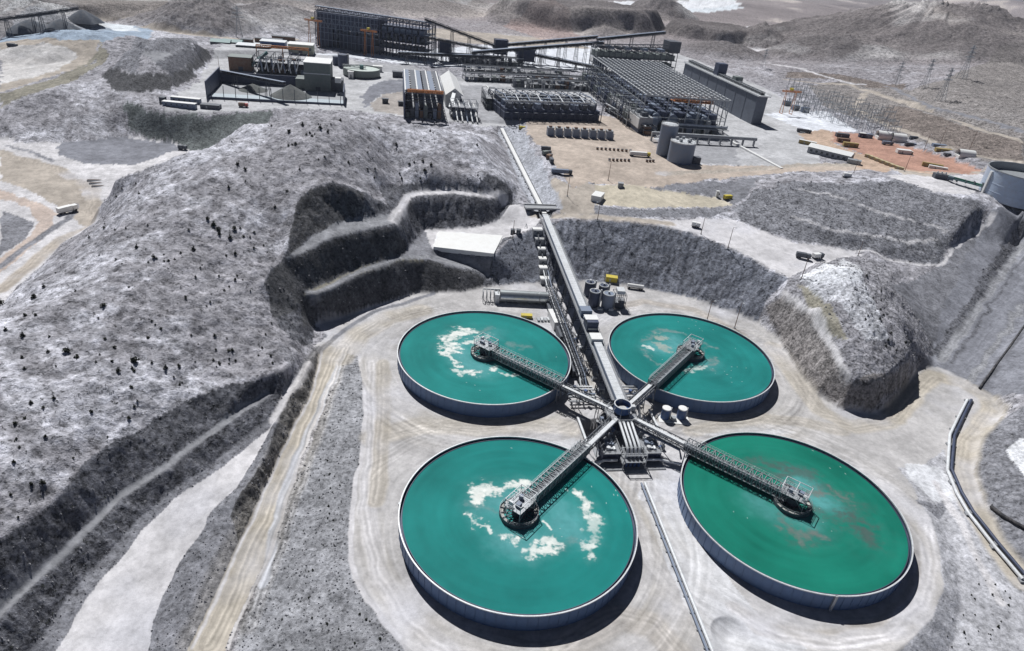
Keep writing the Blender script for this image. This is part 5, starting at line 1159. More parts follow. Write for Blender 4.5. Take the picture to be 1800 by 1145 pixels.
for (uu, vv, L, D, H, lb) in ((656, 126, 9, 5, 5, 'small white cabin right of the raised round tank'), (690, 136, 10, 6, 5, 'dark cabin beside the striped filter building'), (612, 138, 5, 5, 6, 'white dust filter box by the tall clad block'), (700, 186, 6, 3, 3, 'dark skip parked left of the filter building'), (672, 182, 5, 3, 3.5, 'dark loader parked on the pale apron')):
    block('cabin', lb, uu, vv, L, D, H, DARK if 'dark' in lb else WHITE, DARK if 'dark' in lb else WHITE)
# silo tanks
t = loc_frame('tall_silo', 'tall slender grey blue silo beside the shorter round tank', 'silo', 1167, 272); MB().cyl((0, 0, -.5), 6.2, 23, 28).build('shell', TANKC, t); MB().lathe([(6.3, 22.5), (6.3, 23.3), (0.1, 23.8)], 28, smooth=False).build('roof', LIGHT, t); MB().rail([(6.1*math.cos(a), 6.1*math.sin(a), 23.2) for a in [k*math.pi/8 for k in range(17)]], 1.1, .12).build('handrail', STEEL, t); MB().bb(5.8, 7.2, -.8, .8, 0, 23).build('ladder_cage', STEEL, t)
t = loc_frame('round_tank', 'squat grey blue tank with pale cluttered roof below the tall silo', 'tank', 1194, 284); MB().cyl((0, 0, -.5), 9.4, 15.5, 36).build('shell', TANKC, t); MB().lathe([(9.5, 14.6), (9.5, 15.3), (0.1, 16)], 36, smooth=False).build('roof', LIGHT, t)
MB().rail([(9.2*math.cos(a), 9.2*math.sin(a), 15.2) for a in [k*math.pi/10 for k in range(21)]], 1.1, .12).build('handrail', STEEL, t)
for k in range(5): a = k*1.3; MB().bb(5*math.cos(a)-1, 5*math.cos(a)+1, 5*math.sin(a)-1, 5*math.sin(a)+1, 15.4, 17.4).build('roof_hatch', STEEL if k % 2 else CONC, t)
MB().beam((9, 2, 0), (13, 12, 15), 1.2, .3).build('stair', STEEL, t); MB().bb(8, 14, -6, -1, -.5, 5).build('pump_skid', DARK, t)
# row of blue grey reagent bins
for k in range(8):
    p = P(962, 240, 31)+np.array([math.cos(PR), math.sin(PR), 0])*k*6.9
    bl = 'blue grey reagent bin, %s in the row of eight on the tan yard' % ['leftmost', 'second from left', 'third from left', 'fourth from left', 'fourth from right', 'third from right', 'second from right', 'rightmost'][k]
    if k == 0:
        rb0 = thing('reagent_bin', bl, 'bin', (p[0], p[1], 31), PR, 'reagent bins in a row on the tan yard'); MB().bb(0, 5.0, 0, 5, -.2, 6.5).build('shell', TANKC, rb0); MB().bb(-.2, 5.2, -.2, 5.2, 6.5, 6.9).build('lid', STEEL, rb0); MB().bb(5.2, 6.0, .2, 1.2, 0, 5).build('ladder', LADDER, rb0); MB().bb(1, 3.4, 1, 3, 6.9, 8).build('agitator', BROWN, rb0)
    else: dup(rb0, (p[0], p[1], 31), None, bl)
# platform walls, pipe viaducts
t = loc_frame('pipe_viaduct', 'pale pipe viaduct running right at the foot of the mill hall', 'viaduct', 1145, 232, 38, PR); MB().bb(0, 92, -3, 0, 5.4, 7).build('deck', CONC, t); [MB().bb(k*10, k*10+1, -2.4, -.6, -.5, 5.4).build('pier', CONC, t) for k in range(10)]; [MB().tube([(0, y, 7.4), (92, y, 7.4)], .4, 6).build('pipe', PIPE, t) for y in (-2.4, -1.2)]
t = loc_frame('sloping_pipe', 'long white pipe box sloping towards the viewer right of the round tank', 'pipe', 1285, 252, 31, math.atan2(-60, 20)); MB().beam((0, 0, 1.2), (72, 0, .6), 2.4, 1.6).build('pipe_box', WHITE, t)
[MB().bb(6+k*10, 7+k*10, -1.6, 1.6, -.5, .5).build('sleeper', CONC, t) for k in range(7)]

# ------------------------------------------------------------------ items on the thickener pad
def item(name, label, cat, u, v, rz=0., group=None):
    q = Q(u, v); return thing(name, label, cat, q, rz, group)
PX = AX+math.pi/2
for (uu, lb) in ((1168, 'left of two small blue drum tanks with white lids right of the hub'), (1196, 'right of two small blue drum tanks with white lids right of the hub')):
    t = item('drum_tank', lb, 'tank', uu, 735, 0, 'two small blue drum tanks'); MB().cyl((0, 0, 0), 1.75, 5.0, 24).build('shell', BLUE, t); MB().lathe([(1.85, 4.7), (1.85, 5.15), (.02, 5.25)], 24, smooth=False).build('lid', WHITE, t); MB().bb(1.7, 2.2, -.3, .3, 0, 5.4).build('ladder', LADDER, t)
t = item('drum_slab', 'white concrete slab under the two small blue drum tanks', 'slab', 1183, 738); MB().bb(-6, 6.5, -2.6, 2.8, -.3, .18).build('slab_top', WHITE, t); MB().bb(-1, 1, -1, 1, .18, 1.4).build('dosing_pump', STEEL, t)
A_ = P(1130, 852, 0); B_ = P(1252, 1160, 0); d = B_-A_; L = float(np.hypot(*d[:2]))
t = thing('pad_pipe', 'straight pale double pipe crossing the pad towards the bottom edge', 'pipe', (A_[0], A_[1], 0), math.atan2(d[1], d[0])); MB().tube([(0, .55, .9), (L, .55, .9)], .55, 10).build('pipe', PIPE, t); MB().tube([(0, -.7, .7), (L, -.7, .7)], .4, 8).build('pipe', TANKC, t)
for k in range(12): MB().bb(2+k*5.6, 2.5+k*5.6, -1.3, 1.3, -.2, .4).build('sleeper', CONC, t)
t = item('silver_tank', 'long horizontal silver cylinder tank with coil frames at its left end', 'tank', 878, 534, math.radians(7)); MB().tube([(0, 2.6, 3.4), (25, 2.6, 3.4)], 3.1, 28).build('shell', mat('brushed_silver', (.62, .66, .66), .28, .7, .08), t)
for x in (.2, 20.5, 24.8): MB().tube([(x-.2, 2.6, 3.4), (x+.2, 2.6, 3.4)], 3.22, 28).build('band', STEEL, t)
for x in (3, 9, 15, 21): MB().bb(x, x+1, .6, 4.6, -.5, 1.4).build('saddle', CONC, t)
for k in range(5): x = -8.6+k*1.9; MB().tube([(x, 5, .3), (x, 5.4, 4), (x, 4.6, 5.6), (x, 1.6, 5.2), (x, .2, 3.0), (x, 0, .3)], .22, 6).build('coil_hoop', STEEL, t)
MB().tube([(-8.6, 5, 5.6), (0, 5, 5.6)], .5, 8).build('header_pipe', WHITE, t); MB().bb(-2.6, -.2, 0, 5, 0, 5).build('valve_cabinet', LIGHT, t); MB().bb(26, 31, .5, 4.5, 0, 1.4).build('pump_skid', LIGHT, t)
[MB().tube([(25, y, 2+y*.3), (33, y, 1.4)], .3, 6).build('outlet_pipe', PIPE, t) for y in (1.2, 2.6, 4)]
def bin_(label, u, v, L, D, H, m, rz, cat='container', name='container', roof=None, group=None):
    t = item(name, label, cat, u, v, rz, group); MB().bb(0, L, 0, D, .15, H).build('body', m, t); MB().bb(-.1, L+.1, -.1, D+.1, H+.01, H+.14).build('roof', roof or m, t); MB().bb(L*.3, L*.3+1, -.06, 0, .3, min(2.3, H*.85)).build('door', STEEL, t)
    b = MB(); [b.bb(L*(k+.5)/8-.08, L*(k+.5)/8+.08, -.07, 0, .3, H-.1) for k in range(8)]; b.build('rib', m, t)
    if H > 3.5: MB().bb(L*.7, L*.7+1.2, -.06, 0, H*.45, H*.7).build('window', GLASS, t)
    return t
bin_('long white cabin with flat roof between the back left tank and the launder trestle', 973, 582, 4.6, 13.5, 4.6, WHITE, math.radians(14), 'cabin', 'pump_cabin')
bin_('yellow skip at the rim of the back left tank', 916, 560, 5.5, 2.4, 1.6, YELLOW, .1, 'skip', 'skip')
bin_('bright yellow container at the foot of the cut slope', 1064, 497, 6.4, 3.6, 3.0, YELLOW, math.radians(-4))
t = item('steel_frame_stack', 'stack of pale steel frames beside the white cabin', 'stack', 945, 566, .2); [MB().bb(k*1.7, k*1.7+1.2, 0, 3, .1, .9+.3*(k % 2)).build('frame', LIGHT if k % 2 else STEEL, t) for k in range(4)]
fl_ = ['back left', 'front left', 'back right', 'front right']
for (uu, vv, r, hh, k) in ((1034, 519, 2.7, 8, 0), (1042, 537, 2.8, 8.6, 1), (1058, 523, 2.6, 7.4, 2), (1066, 541, 3.0, 8.4, 3)):
    t = item('flocculant_tank', 'dark blue upright flocculant tank, %s of the group of four' % fl_[k], 'tank', uu, vv, 0, 'four flocculant tanks'); MB().cyl((0, 0, 0), r, hh, 24).build('shell', NAVY if k != 3 else TANKC, t); MB().lathe([(r+.12, hh-.3), (r+.12, hh+.1), (r-.5, hh+.1)], 24, smooth=False).build('rim', STEEL, t); MB().bb(-.5, .5, -.5, .5, hh, hh+1.2).build('agitator', LIGHT, t); MB().bb(r, r+.8, -.4, .4, 0, hh+1).build('ladder', LADDER, t)
t = item('flocculant_plant', 'open steel flocculant plant right of the dark upright tanks', 'plant', 1078, 543, .1); frame_block(t, 6, 7, 8, 2, 2, (3.5,), .22, DARK); MB().bb(1, 5, 1, 6, 8, 10).build('hopper', LIGHT, t); MB().bb(.5, 5.5, .5, 6.5, .2, 3).build('mixing_room', DARK, t); MB().bb(-9, -6, -3, -1, 0, 1).build('base_block', WHITE, t); MB().bb(-3, -.5, -3, -1, 0, 1.2).build('base_block', WHITE, t)
t = item('white_tanker', 'long white tanker trailer parked by the slope right of the yellow container', 'trailer', 1102, 508, -.08); MB().tube([(0, 1.2, 1.9), (9, 1.2, 1.9)], 1.1, 14).build('barrel', WHITE, t); [MB().tube([(x, .1, .5), (x, 2.3, .5)], .5, 10).build('wheel', BLACK, t) for x in (1.2, 7, 8.2)]; MB().bb(0, 9, .7, 1.7, .6, .9).build('chassis', DARK, t)
# slab items
for (uu, lb) in ((897, 'left of two dark boxes on the white slab edge'), (907, 'right of two dark boxes on the white slab edge')): bin_(lb, uu, 413, 2.6, 2.6, 2.8, DARK, 0, 'box', 'switch_box', group='two dark boxes by the slab')
t = item('white_slab', 'large blank white concrete slab on the middle terrace', 'slab', 812, 430, 0); C0 = t.location; t.location.z = 13.9
pp = [P(u, v, 14.4) for u, v in ((772, 407), (884, 414), (868, 446), (762, 434))]; MB().prism([(p[0]-C0.x, p[1]-C0.y) for p in pp][::-1], -2, .5).build('slab_top', WHITE, t)
t = item('survey_frame', 'small pale tripod frame beside the slab road', 'frame', 922, 402, 0); MB().beam((0, 0, 0), (.8, .5, 3), .2).beam((2, 0, 0), (.8, .5, 3), .2).beam((1, 2, 0), (.8, .5, 3), .2).build('leg_frame', LIGHT, t)
# misc pumps and pipework under the launder
rn = random.Random(11)
for k, (uu, vv) in enumerate(((1012, 690), (1022, 672), (1020, 640), (1030, 655), (1036, 700), (1050, 690), (1046, 668), (1140, 690), (1124, 684), (1116, 696), (1010, 600), (1020, 615), (1072, 790), (1064, 775), (1150, 770), (1160, 790))):
    t = item('pump_skid', 'grey pump skid %s' % ['at the rim of the back left tank', 'left of the launder trestle near the hub', 'between trestle and the back left tank rim', 'just left of the launder legs', 'beside the left walkway support', 'close under the launder end', 'under the launder near its gate box', 'at the rim of the back right tank', 'right of the launder end', 'nearest the hub on its right', 'by the pipe rack, behind the tank walkway', 'by the pipe rack, second behind the walkway', 'left of the dark pump rooms', 'left of the pump rooms near the walkway', 'right of the pump rooms near the walkway', 'right of the pump rooms near the front right tank'][k], 'pump', uu, vv, AX+rn.choice((0, 1.57)), 'pump skids around the hub')
    MB().bb(-1.8, 1.8, -1, 1, -.2, .3).build('base', CONC, t); MB().tube([(-1.4, 0, 1), (.6, 0, 1)], .7, 10).build('motor', rn.choice([TANKC, BLUE, LIGHT]), t); MB().cyl((1.1, 0, .3), .7, 1.5, 10).build('pump', rn.choice([DARK, NAVY]), t); MB().tube([(1.1, 0, 1.8), (1.1, 0, 2.4), (1.1, 2.4, 2.4), (1.1, 2.6, .2)], .28, 8).build('pipe', PIPE, t)
def pipe_thing(label, pxs, r, m, lift=.6, name='pipe', n=8, cat='pipe', sup=0):
    q = [Q(u, v) for u, v in pxs]; o = q[0]; t = thing(name, label, cat, o, 0)
    fine = []
    for a, b in zip(q[:-1], q[1:]):
        k = max(1, int(np.hypot(*(b-a)[:2])/6)); fine += [a+(b-a)*i/k for i in range(k)]
    fine.append(q[-1]); pts_ = [(p[0]-o[0], p[1]-o[1], Hs(p[0], p[1])-o[2]+lift) for p in fine]
    MB().tube(pts_, r, n).build('pipe_run', m, t)
    for p in pts_[::2]: MB().box((p[0], p[1], p[2]-lift*.6-r*.3), (r*3, r*3, lift*1.0)).build('pipe_support', CONC, t) if sup else None
    return t
pipe_thing('pale pipe left of the road loop running down the right side', [(1699, 706), (1684, 735), (1668, 768), (1664, 830), (1680, 870), (1700, 905), (1745, 963), (1795, 1022)], .6, PIPE, 1.0, sup=1)
pipe_thing('dark pipe beside the pale one down the right side', [(1706, 706), (1692, 735), (1676, 770), (1671, 828), (1688, 868), (1708, 902), (1752, 958), (1803, 1018)], .6, NAVY, 1.0, sup=1)
pipe_thing('black pipe lying on the slope at the right edge', [(1741, 893), (1760, 908), (1782, 922), (1815, 940)], .7, BLACK, .6)
pipe_thing('light pipe edging the drain of the pump pit', [(1015, 738), (1031, 782)], .55, PIPE, 1.2)
pipe_thing('dark cable trench running up the right haul corridor', [(1721, 684), (1745, 650), (1775, 610), (1810, 560)], .5, BLACK, .4)
pipe_thing('white drain pipe right of the pump pit', [(1140, 725), (1164, 772)], .55, PIPE, 1.2); pipe_thing('second white drain pipe right of the pump pit', [(1130, 735), (1146, 768)], .55, PIPE, 1.0)
# ------------------------------------------------------------------ lighting poles and masts
POLE = None
def pole(label, u, v, h, lattice=False):
    global POLE
    q = Q(u, v)
    if POLE is None:
        POLE = thing('light_pole', label, 'pole', q, 0, 'lighting poles of the site'); MB().lathe([(.22, 0), (.12, 12)], 8).build('shaft', BROWN, POLE); MB().beam((0, 0, 11.9), (1.6, 0, 12.2), .12).build('arm', BROWN, POLE); MB().bb(1.2, 2.1, -.25, .25, 12.1, 12.4).build('lamp', LIGHT, POLE); MB().bb(-.5, .5, -.5, .5, -.5, .3).build('base', CONC, POLE); POLE.scale = (1, 1, h/12)
    else: dup(POLE, q, .7*len(label), label, (1, 1, h/12))
for a in (('dark pole just behind the back right tank', 1243, 562, 11), ('tall dark pole right of the back right tank', 1291, 577, 15), ('dark pole on the crest of the long cut slope', 1279, 438, 13), ('dark pole on the pale lobe near the white topped knob', 1408, 492, 12), ('dark pole behind the white topped knob', 1508, 450, 9), ('dark pole on the crest road below the yellow yard', 1050, 388, 11), ('pole on the tan yard near the lower road', 1069, 317, 13), ('pole beside the trench berm on the pale track', 997, 345, 12), ('pole on the slab terrace', 901, 420, 11), ('pole by the tan road above the terraces', 1500, 306, 10), ('pole at the left rim of the red yard', 1590, 302, 12), ('pole in the middle of the red yard', 1625, 262, 13), ('pole behind the brown containers of the red yard', 1652, 255, 16), ('pole behind the white tents of the red yard', 1702, 268, 17), ('pole by the tan yard entrance', 912, 232, 9), ('pole near the terrace track', 1232, 412, 10), ('pole on the pale yard behind the walled store', 385, 118, 10)): pole(*a)
# ------------------------------------------------------------------ vehicles, containers, cabins
def truck(label, u, v, rz, cab, load, L=9, name='truck', cat='truck', group=None, s=1.):
    t = item(name, label, cat, u, v, rz, group)
    MB().bb(0, L, -1.1, 1.1, .7, 1.0).build('chassis', DARK, t); MB().bb(L-2.2, L, -1.2, 1.2, 1.0, 3.0).build('cab', cab, t); MB().bb(L-.02, L+.05, -1, 1, 1.9, 2.7).build('windscreen', GLASS, t); MB().bb(0, L-2.5, -1.25, 1.25, 1.02, 3.2).build('load_body', load, t)
    for x in (1.0, 2.3, L-1.2):
        for y in (-1.25, .85): MB().tube([(x, y, .55), (x, y+.4, .55)], .55, 10).build('wheel', BLACK, t)
    t.scale = (s, s, s); return t
truck('white truck driving round the reddish road bend at the left edge', 103, 378, 1.1, WHITE, WHITE, s=1.15)
truck('dark long truck parked on the trench berm', 969, 304, .15, DARK, TANKC, 14); truck('flatbed truck with white load on the tan yard', 1106, 274, .12, YELLOW, WHITE, 15, s=1.05)
for k, (uu, vv, lb) in enumerate(((951, 265, 'topmost dark parked machine on the left rim of the tan yard'), (954, 274, 'second dark parked machine on the rim of the tan yard'), (962, 281, 'third dark parked machine on the rim of the tan yard'), (970, 289, 'lowest dark parked machine on the rim of the tan yard'))): truck(lb, uu, vv, .2+.5*k, DARK, [DARK, CLAD, BROWN, DARK][k], 7, 'parked_machine', 'machine')
for uu, vv, rz, c1, c2, L, lb in ((1400, 232, -.1, DARK, DARK, 13, 'dark low loader on the pale road above the red yard'), (1550, 254, .1, DARK, TANKC, 10, 'dark truck beside the white tents in the red yard'), (1590, 257, .1, TANKC, DARK, 10, 'grey truck near the right of the red yard'), (1480, 314, .1, WHITE, WHITE, 6, 'small white van on the tan road above the terraces'), (314, 263, .1, DARK, DARK, 6, 'dark truck on the grey flat below the green slope'), (420, 188, .1, RED, BROWN, 7, 'small reddish truck in front of the walled store'), (1272, 352, .5, YELLOW, YELLOW, 6, 'yellow loader at the right end of the yellow yard'), (18, 98, 0, DARK, DARK, 9, 'dark haul truck on the pale track at the far left'), (912, 229, .3, YELLOW, YELLOW, 5, 'yellow pickup at the tan yard entrance'), (1750, 310, 0, WHITE, WHITE, 5, 'white pickup behind the big water tank'), (1215, 398, -.2, WHITE, WHITE, 5, 'white pickup parked on the pale lobe'), (1398, 452, -.2, DARK, DARK, 8, 'dark drill rig on the pale lobe'), (1428, 455, .4, DARK, WHITE, 7, 'white and dark compressor truck near the white knob')): truck(lb, uu, vv, rz, c1, c2, L)
MUST = mat('mustard_paint', (.36, .27, .10), .6)
CAMP = [(1403, 252, 17, 4, 4, MUST, -.45, 'long yellow container above the white camp hall'), (1470, 241, 14, 5, 4, DARK, 0, 'dark container at the top of the red yard'), (1472, 250, 13, 4, 4, BROWN, 0, 'brown container in the red yard, second from the top'), (1482, 258, 15, 4, 4.5, MUST, -.05, 'yellow brown container in the red yard, third from the top'),
 (1510, 242, 7, 4, 5, NAVY, 0, 'navy container left of the white tents'), (1522, 243, 7, 4, 4.5, TANKC, 0, 'grey blue container beside the navy one'), (1577, 270, 14, 6, 4, WHITE, -.05, 'white cabin in the middle of the red yard'), (1590, 271, 8, 4, 3, MUST, -.05, 'yellow skip beside the white cabin'), (1645, 267, 16, 5, 4, MUST, -.05, 'long yellow container on the right of the red yard'), (1640, 258, 14, 5, 3, TANKC, -.05, 'grey shed at the back of the red yard'),
 (1620, 292, 18, 3, 4, MUST, -.35, 'yellow wall container near the water tank'), (1632, 296, 16, 3, 3, WHITE, -.35, 'pale wall container near the water tank'), (1660, 276, 6, 4, 3, DARK, 0, 'small dark box at the right of the red yard'), (1054, 358, 12, 7, 5, WHITE, 1.25, 'white roofed cabin on the yellow yard'), (1086, 331, 4, 4, 4, CONC, 0, 'small cream hut on the yard edge'), (1600, 246, 8, 4, 4, DARK, 0, 'dark container behind the grey truck'), (1488, 287, 12, 6, 4, STEEL, -.4, 'grey lean-to at the end of the camp hall'), (1258, 347, 2, 2, 5, WHITE, 0, 'white upright locker at the end of the yellow yard')]
for u, v, L, D, H, m_, rz, lb in CAMP: bin_(lb, u, v, L*.85, D*.85, H*.8, m_, rz, 'container' if 'container' in lb else 'cabin', 'container' if 'container' in lb else 'site_cabin', WHITE if 'white' in lb else None)
for k in range(7):
    a = P(1519, 276, 33)+(P(1572, 297, 33)-P(1519, 276, 33))*k/6; q = pix(a); bin_('pale yellow barrier block, %s of the seven along the red yard' % ['first from the left', 'second from the left', 'third from the left', 'middle one', 'third from the right', 'second from the right', 'last on the right'][k], q[0], q[1], 6.2, 2.4, 2.2, mat('buff_paint', (.50, .42, .25), .7), -.75, 'barrier', 'barrier_block', group='barrier blocks along the red yard')
t = item('camp_hall', 'long white roofed camp hall above the tan road', 'building', 1418, 268, -.62); MB().bb(0, 34, 0, 13, -1, 5).build('wall', CONC, t); MB().gable(0, 34, 0, 13, 5.02, 7.2, 'x', .5).build('roof', WHITE, t); [MB().bb(2+k*4.4, 4+k*4.4, -.05, 0, 1.5, 3.4).build('window', GLASS, t) for k in range(7)]; MB().bb(32, 33.5, -.05, 0, 0, 3).build('door', DARK, t)
for uu, vv, L, lb in ((1542, 246, 12, 'left white storage tent in the red yard'), (1568, 250, 12, 'right white storage tent in the red yard'), (1684, 280, 13, 'white storage tent near the big water tank')):
    t = item('storage_tent', lb, 'tent', uu, vv, -.1, 'white storage tents'); MB().bb(0, L, 0, 9, -.5, 2.6).build('side', WHITE, t); MB().lathe([(5, 0), (5, L)], 14, (0, 0, 0), 0, math.pi).build('arched_roof', WHITE, t).matrix_local = Matrix.Translation((0, 4.5, 2.6)) @ Matrix.Rotation(math.pi/2, 4, 'Y') @ Matrix.Rotation(-math.pi/2, 4, 'Z') @ Matrix.Rotation(math.pi, 4, 'Z')
for k, (uu, vv, L, lb) in enumerate(((286, 186, 24, 'front white roofed cabin row on the terrace below the mound'), (300, 178, 22, 'back white roofed cabin row on the terrace below the mound'))):
    t = item('cabin_row', lb, 'building', uu, vv, .05, 'cabin rows on the terrace'); MB().bb(0, L, 0, 4, -1, 3).build('wall', TANKC, t); MB().bb(-.3, L+.3, -.3, 4.3, 3.02, 3.3).build('roof', WHITE, t); [MB().bb(2+k2*4, 3.2+k2*4, -.05, 0, 1, 2).build('window', GLASS, t) for k2 in range(5)]
bin_('dark box hut beside the white cabin rows', 280, 180, 4, 4, 5, DARK, 0, 'hut', 'hut'); bin_('dark machine shelter right of the white cabin rows', 352, 191, 14, 6, 3, DARK, .1, 'shelter', 'shelter')
for row, (u0, v0, u1, v1, n) in enumerate(((1050, 263, 1108, 267, 9), (1071, 283, 1105, 284, 6), (1137, 285, 1148, 285, 3))):
    for k in range(n):
        q = Q(u0+(u1-u0)*k/max(1, n-1), v0+(v1-v0)*k/max(1, n-1)); lb = 'small dark drum in a line on the tan yard, %s line' % ['upper', 'lower', 'short right'][row]
        if row == 0 and k == 0: dr0 = thing('drum', lb, 'drum', q, 0, 'dark drums lined up on the tan yard'); MB().lathe([(.9, 0), (.95, .1), (.9, .8), (.95, .9), (.9, 1.6), (.02, 1.6)], 12, smooth=False).build('shell', BROWN, dr0); MB().lathe([(.95, 1.6), (.95, 1.7), (.02, 1.7)], 12, smooth=False).build('lid', DARK, dr0)
        else: dup(dr0, q, 0, lb); 
for j in range(3):
    t = item('pipe_stack', 'stack of long dark pipes on the pale left pad, %s row' % ['back', 'middle', 'front'][j], 'pipe stack', 153+j*4, 319+j*5, .25, 'pipe stacks on the left pad'); [MB().tube([(0, k*.9, .5), (16, k*.9, .5)], .42, 7).build('pipe', BROWN if k % 2 else CONC, t) for k in range(3)]
# big water tank at the right edge with green conveyor pipe
p = P(1797, 336, 38); t = thing('water_tank', 'huge blue grey round water tank cut by the right edge', 'tank', (p[0], p[1], Hs(p[0], p[1])-.5), 0)
MB().lathe([(27, 0), (27, 20.5)], 96).build('shell', mat('pale_blue_tank', (.42, .50, .62), .4, 0, .1), t); MB().lathe([(27.3, 19.9), (27.3, 20.6), (26.6, 20.6), (26.6, 15), (.01, 15)], 96, smooth=False).build('rim', STEEL, t); MB().bb(-28.2, -26.9, -1, 1, 0, 18.5).build('ladder_cage', WHITE, t)
for z in (5.5, 11): MB().lathe([(27.02, z), (27.12, z+.1), (27.12, z+.35), (27.02, z+.45)], 96).build('stiffener_ring', MATS['pale_blue_tank'], t)
A_ = Q(1650, 313); B_ = Q(1812, 356); d = B_-A_; L = float(np.hypot(*d[:2])); t = thing('green_pipe', 'long green pipe on low trestles in front of the big water tank', 'pipe', A_, math.atan2(d[1], d[0])); MB().tube([(4, 0, 2.4), (L, 0, 2.4+B_[2]-A_[2])], .8, 10).build('pipe_run', GREEN, t); MB().tube([(4, -1.8, 1.8), (L, -1.8, 1.8+B_[2]-A_[2])], .5, 8).build('pipe_run', TEAL, t); [MB().bb(6+k*6, 6.6+k*6, -2.2, .8, -.6, 1.6).build('pipe_support', DARK, t) for k in range(int(L/6)-1)]
t = item('valve_station', 'dark valve station at the left end of the green pipe', 'plant', 1642, 314, -.1); MB().bb(0, 9, 0, 5, -.3, 3.4).build('housing', DARK, t); MB().bb(9.5, 14, 1, 4, -.3, 2.4).build('pump', TANKC, t); [MB().cyl((2+k*3, 2.5, 3.4), .5, 1.6, 8).build('valve', LIGHT, t) for k in range(3)]
# ------------------------------------------------------------------ substation, pylons, stacker and stockpiles
n = 0
side = ['far', 'upper', 'middle', 'lower', 'near']
GG = None
for r in range(5):
    for k in range(8):
        u_ = 1392+k*23+r*3; v_ = 160+k*7.2+r*9
        q = Q(u_, v_); lb = 'pale lattice busbar gantry in the switchyard, %s row, %s from the wall' % (side[r], ['first', 'second', 'third', 'fourth', 'fifth', 'sixth', 'seventh', 'eighth'][k])
        if GG is None:
            GG = thing('busbar_gantry', lb, 'gantry', q, PR, 'busbar gantries of the switchyard')
            for x in (-7, 0, 7): b = MB(); [b.beam((x+sx*.5, sy*.5, -1), (x+sx*.12, sy*.12, 15), .16) for sx in (-1, 1) for sy in (-1, 1)]; [b.beam((x-.4, -.4, z), (x+.4, .4, z+2), .1) for z in range(0, 14, 2)]; b.build('post', LADDER, GG)
            MB().truss((-7, 0, 12), (7, 0, 12), 1, 1, 6, .14).build('crossbeam', LADDER, GG); b = MB(); b.beam((-7, -6, 5), (-7, 6, 5), .12).beam((0, -6, 5), (0, 6, 5), .12).beam((7, -6, 5), (7, 6, 5), .12); b.build('busbar', LIGHT, GG); [MB().cyl((x, 3, -.5), .25, 5.4, 6).build('insulator', TANKC, GG) for x in (-7, 0, 7)]
        else: dup(GG, q, PR+.05*((r*3+k) % 3), lb, .8+.08*((r+k*2) % 4))
for k, (uu, vv) in enumerate(((1393, 194), (1410, 198), (1378, 186))):
    t = item('transformer', ['second grey transformer bank beside the switchyard', 'nearest grey transformer bank beside the switchyard', 'farthest grey transformer bank beside the switchyard'][k], 'transformer', uu, vv, PR, 'transformer banks'); MB().bb(0, 8, 0, 5, -.3, 5).build('tank_body', TANKC, t); [MB().bb(.5+k2*1.5, 1.2+k2*1.5, -1, 0, .5, 4.4).build('radiator', STEEL, t) for k2 in range(5)]; [MB().cyl((1.5+k2*2.4, 2.5, 5), .35, 2.4, 8).build('bushing', DARK, t) for k2 in range(3)]
PY = None
for uu, vv, h, lb in ((1573, 152, 30, 'faint pale pylon at the foot of the big hill, leftmost'), (1623, 155, 34, 'faint pale pylon at the foot of the big hill, second from left'), (1690, 138, 40, 'tall pale pylon on the small brown rise right of the hill'), (1652, 178, 36, 'pale pylon nearest the haul road below the hill'), (1696, 88, 40, 'faint pylon high on the flank of the big hill'), (421, 66, 34, 'thin lattice pylon on the flat behind the mound'), (1340, 120, 26, 'faint pylon behind the reclaim wall')):
    q = Q(uu, vv)
    if PY is None:
        PY = thing('lattice_pylon', lb, 'pylon', q, .4, 'lattice pylons'); b = MB()
        for sx in (-1, 1):
            for sy in (-1, 1): b.beam((sx*3.4, sy*3.4, -2), (sx*.9, sy*.9, 18), .3); b.beam((sx*.9, sy*.9, 18), (sx*.4, sy*.4, 30), .24)
        for z in range(0, 30, 3):
            w0 = 3.4-2.5*min(z, 18)/18 if z < 18 else .9; w1 = 3.4-2.5*min(z+3, 18)/18 if z < 15 else .8
            for a, b_ in (((-1, -1), (1, -1)), ((1, -1), (1, 1)), ((1, 1), (-1, 1)), ((-1, 1), (-1, -1))): b.beam((a[0]*w0, a[1]*w0, z), (b_[0]*w1, b_[1]*w1, z+3), .16)
        b.build('tower', LADDER, PY); [MB().truss((-w, 0, z), (w, 0, z), .9, .9, 6, .16).build('crossarm', LADDER, PY) for z, w in ((19, 6), (23, 5), (27, 4))]; PY.scale = (h/30,)*3
    else: dup(PY, q, .5, lb, h/30)
for uu, vv, hp, wp, lb in ((112, 64, 19, 32, 'dark conical ore heap under the front stacker boom'), (150, 50, 14, 24, 'smaller dark ore heap under the far stacker boom'), (58, 60, 14, 28, 'dark ore heap at the far left of the stockyard')):
    c = P(uu, vv, 31); D = math.hypot(c[0], c[1]); z0 = Hs(c[0], c[1]); H = hp*D/FOC; R = wp*D/FOC
    t = MB(); nn = 40; prof = [(R*1.0, -1.5), (R*.75, H*.28), (R*.45, H*.62), (R*.16, H*.92), (.05, H)]; t.lathe(prof, nn)
    t.v = [(x*(1+.10*math.sin(5*math.atan2(y, x)+uu)), y*(1+.10*math.cos(3*math.atan2(y, x))), z) for x, y, z in t.v]
    o = t.build('ore_heap', mat('dark_ore', (.10, .115, .14), .95, 0, .4, .3), None); o.location = (c[0], c[1], z0); tag(o, lb, 'ore heap', 'ore heaps under the stackers')
for u0, v0, z0, u1, v1, z1, lb in ((-20, 40, 44, 100, 24, 58, 'front dark stacker boom reaching over the ore heaps'), (30, 33, 46, 137, 18, 58, 'far dark stacker boom ending above the smaller heap')):
    conveyor(lb, P(u0, v0, z0), P(u1, v1, z1), 4, 3, 2, 'stacker', DARK, DARK, 'stacker booms at the far stockpile', None)
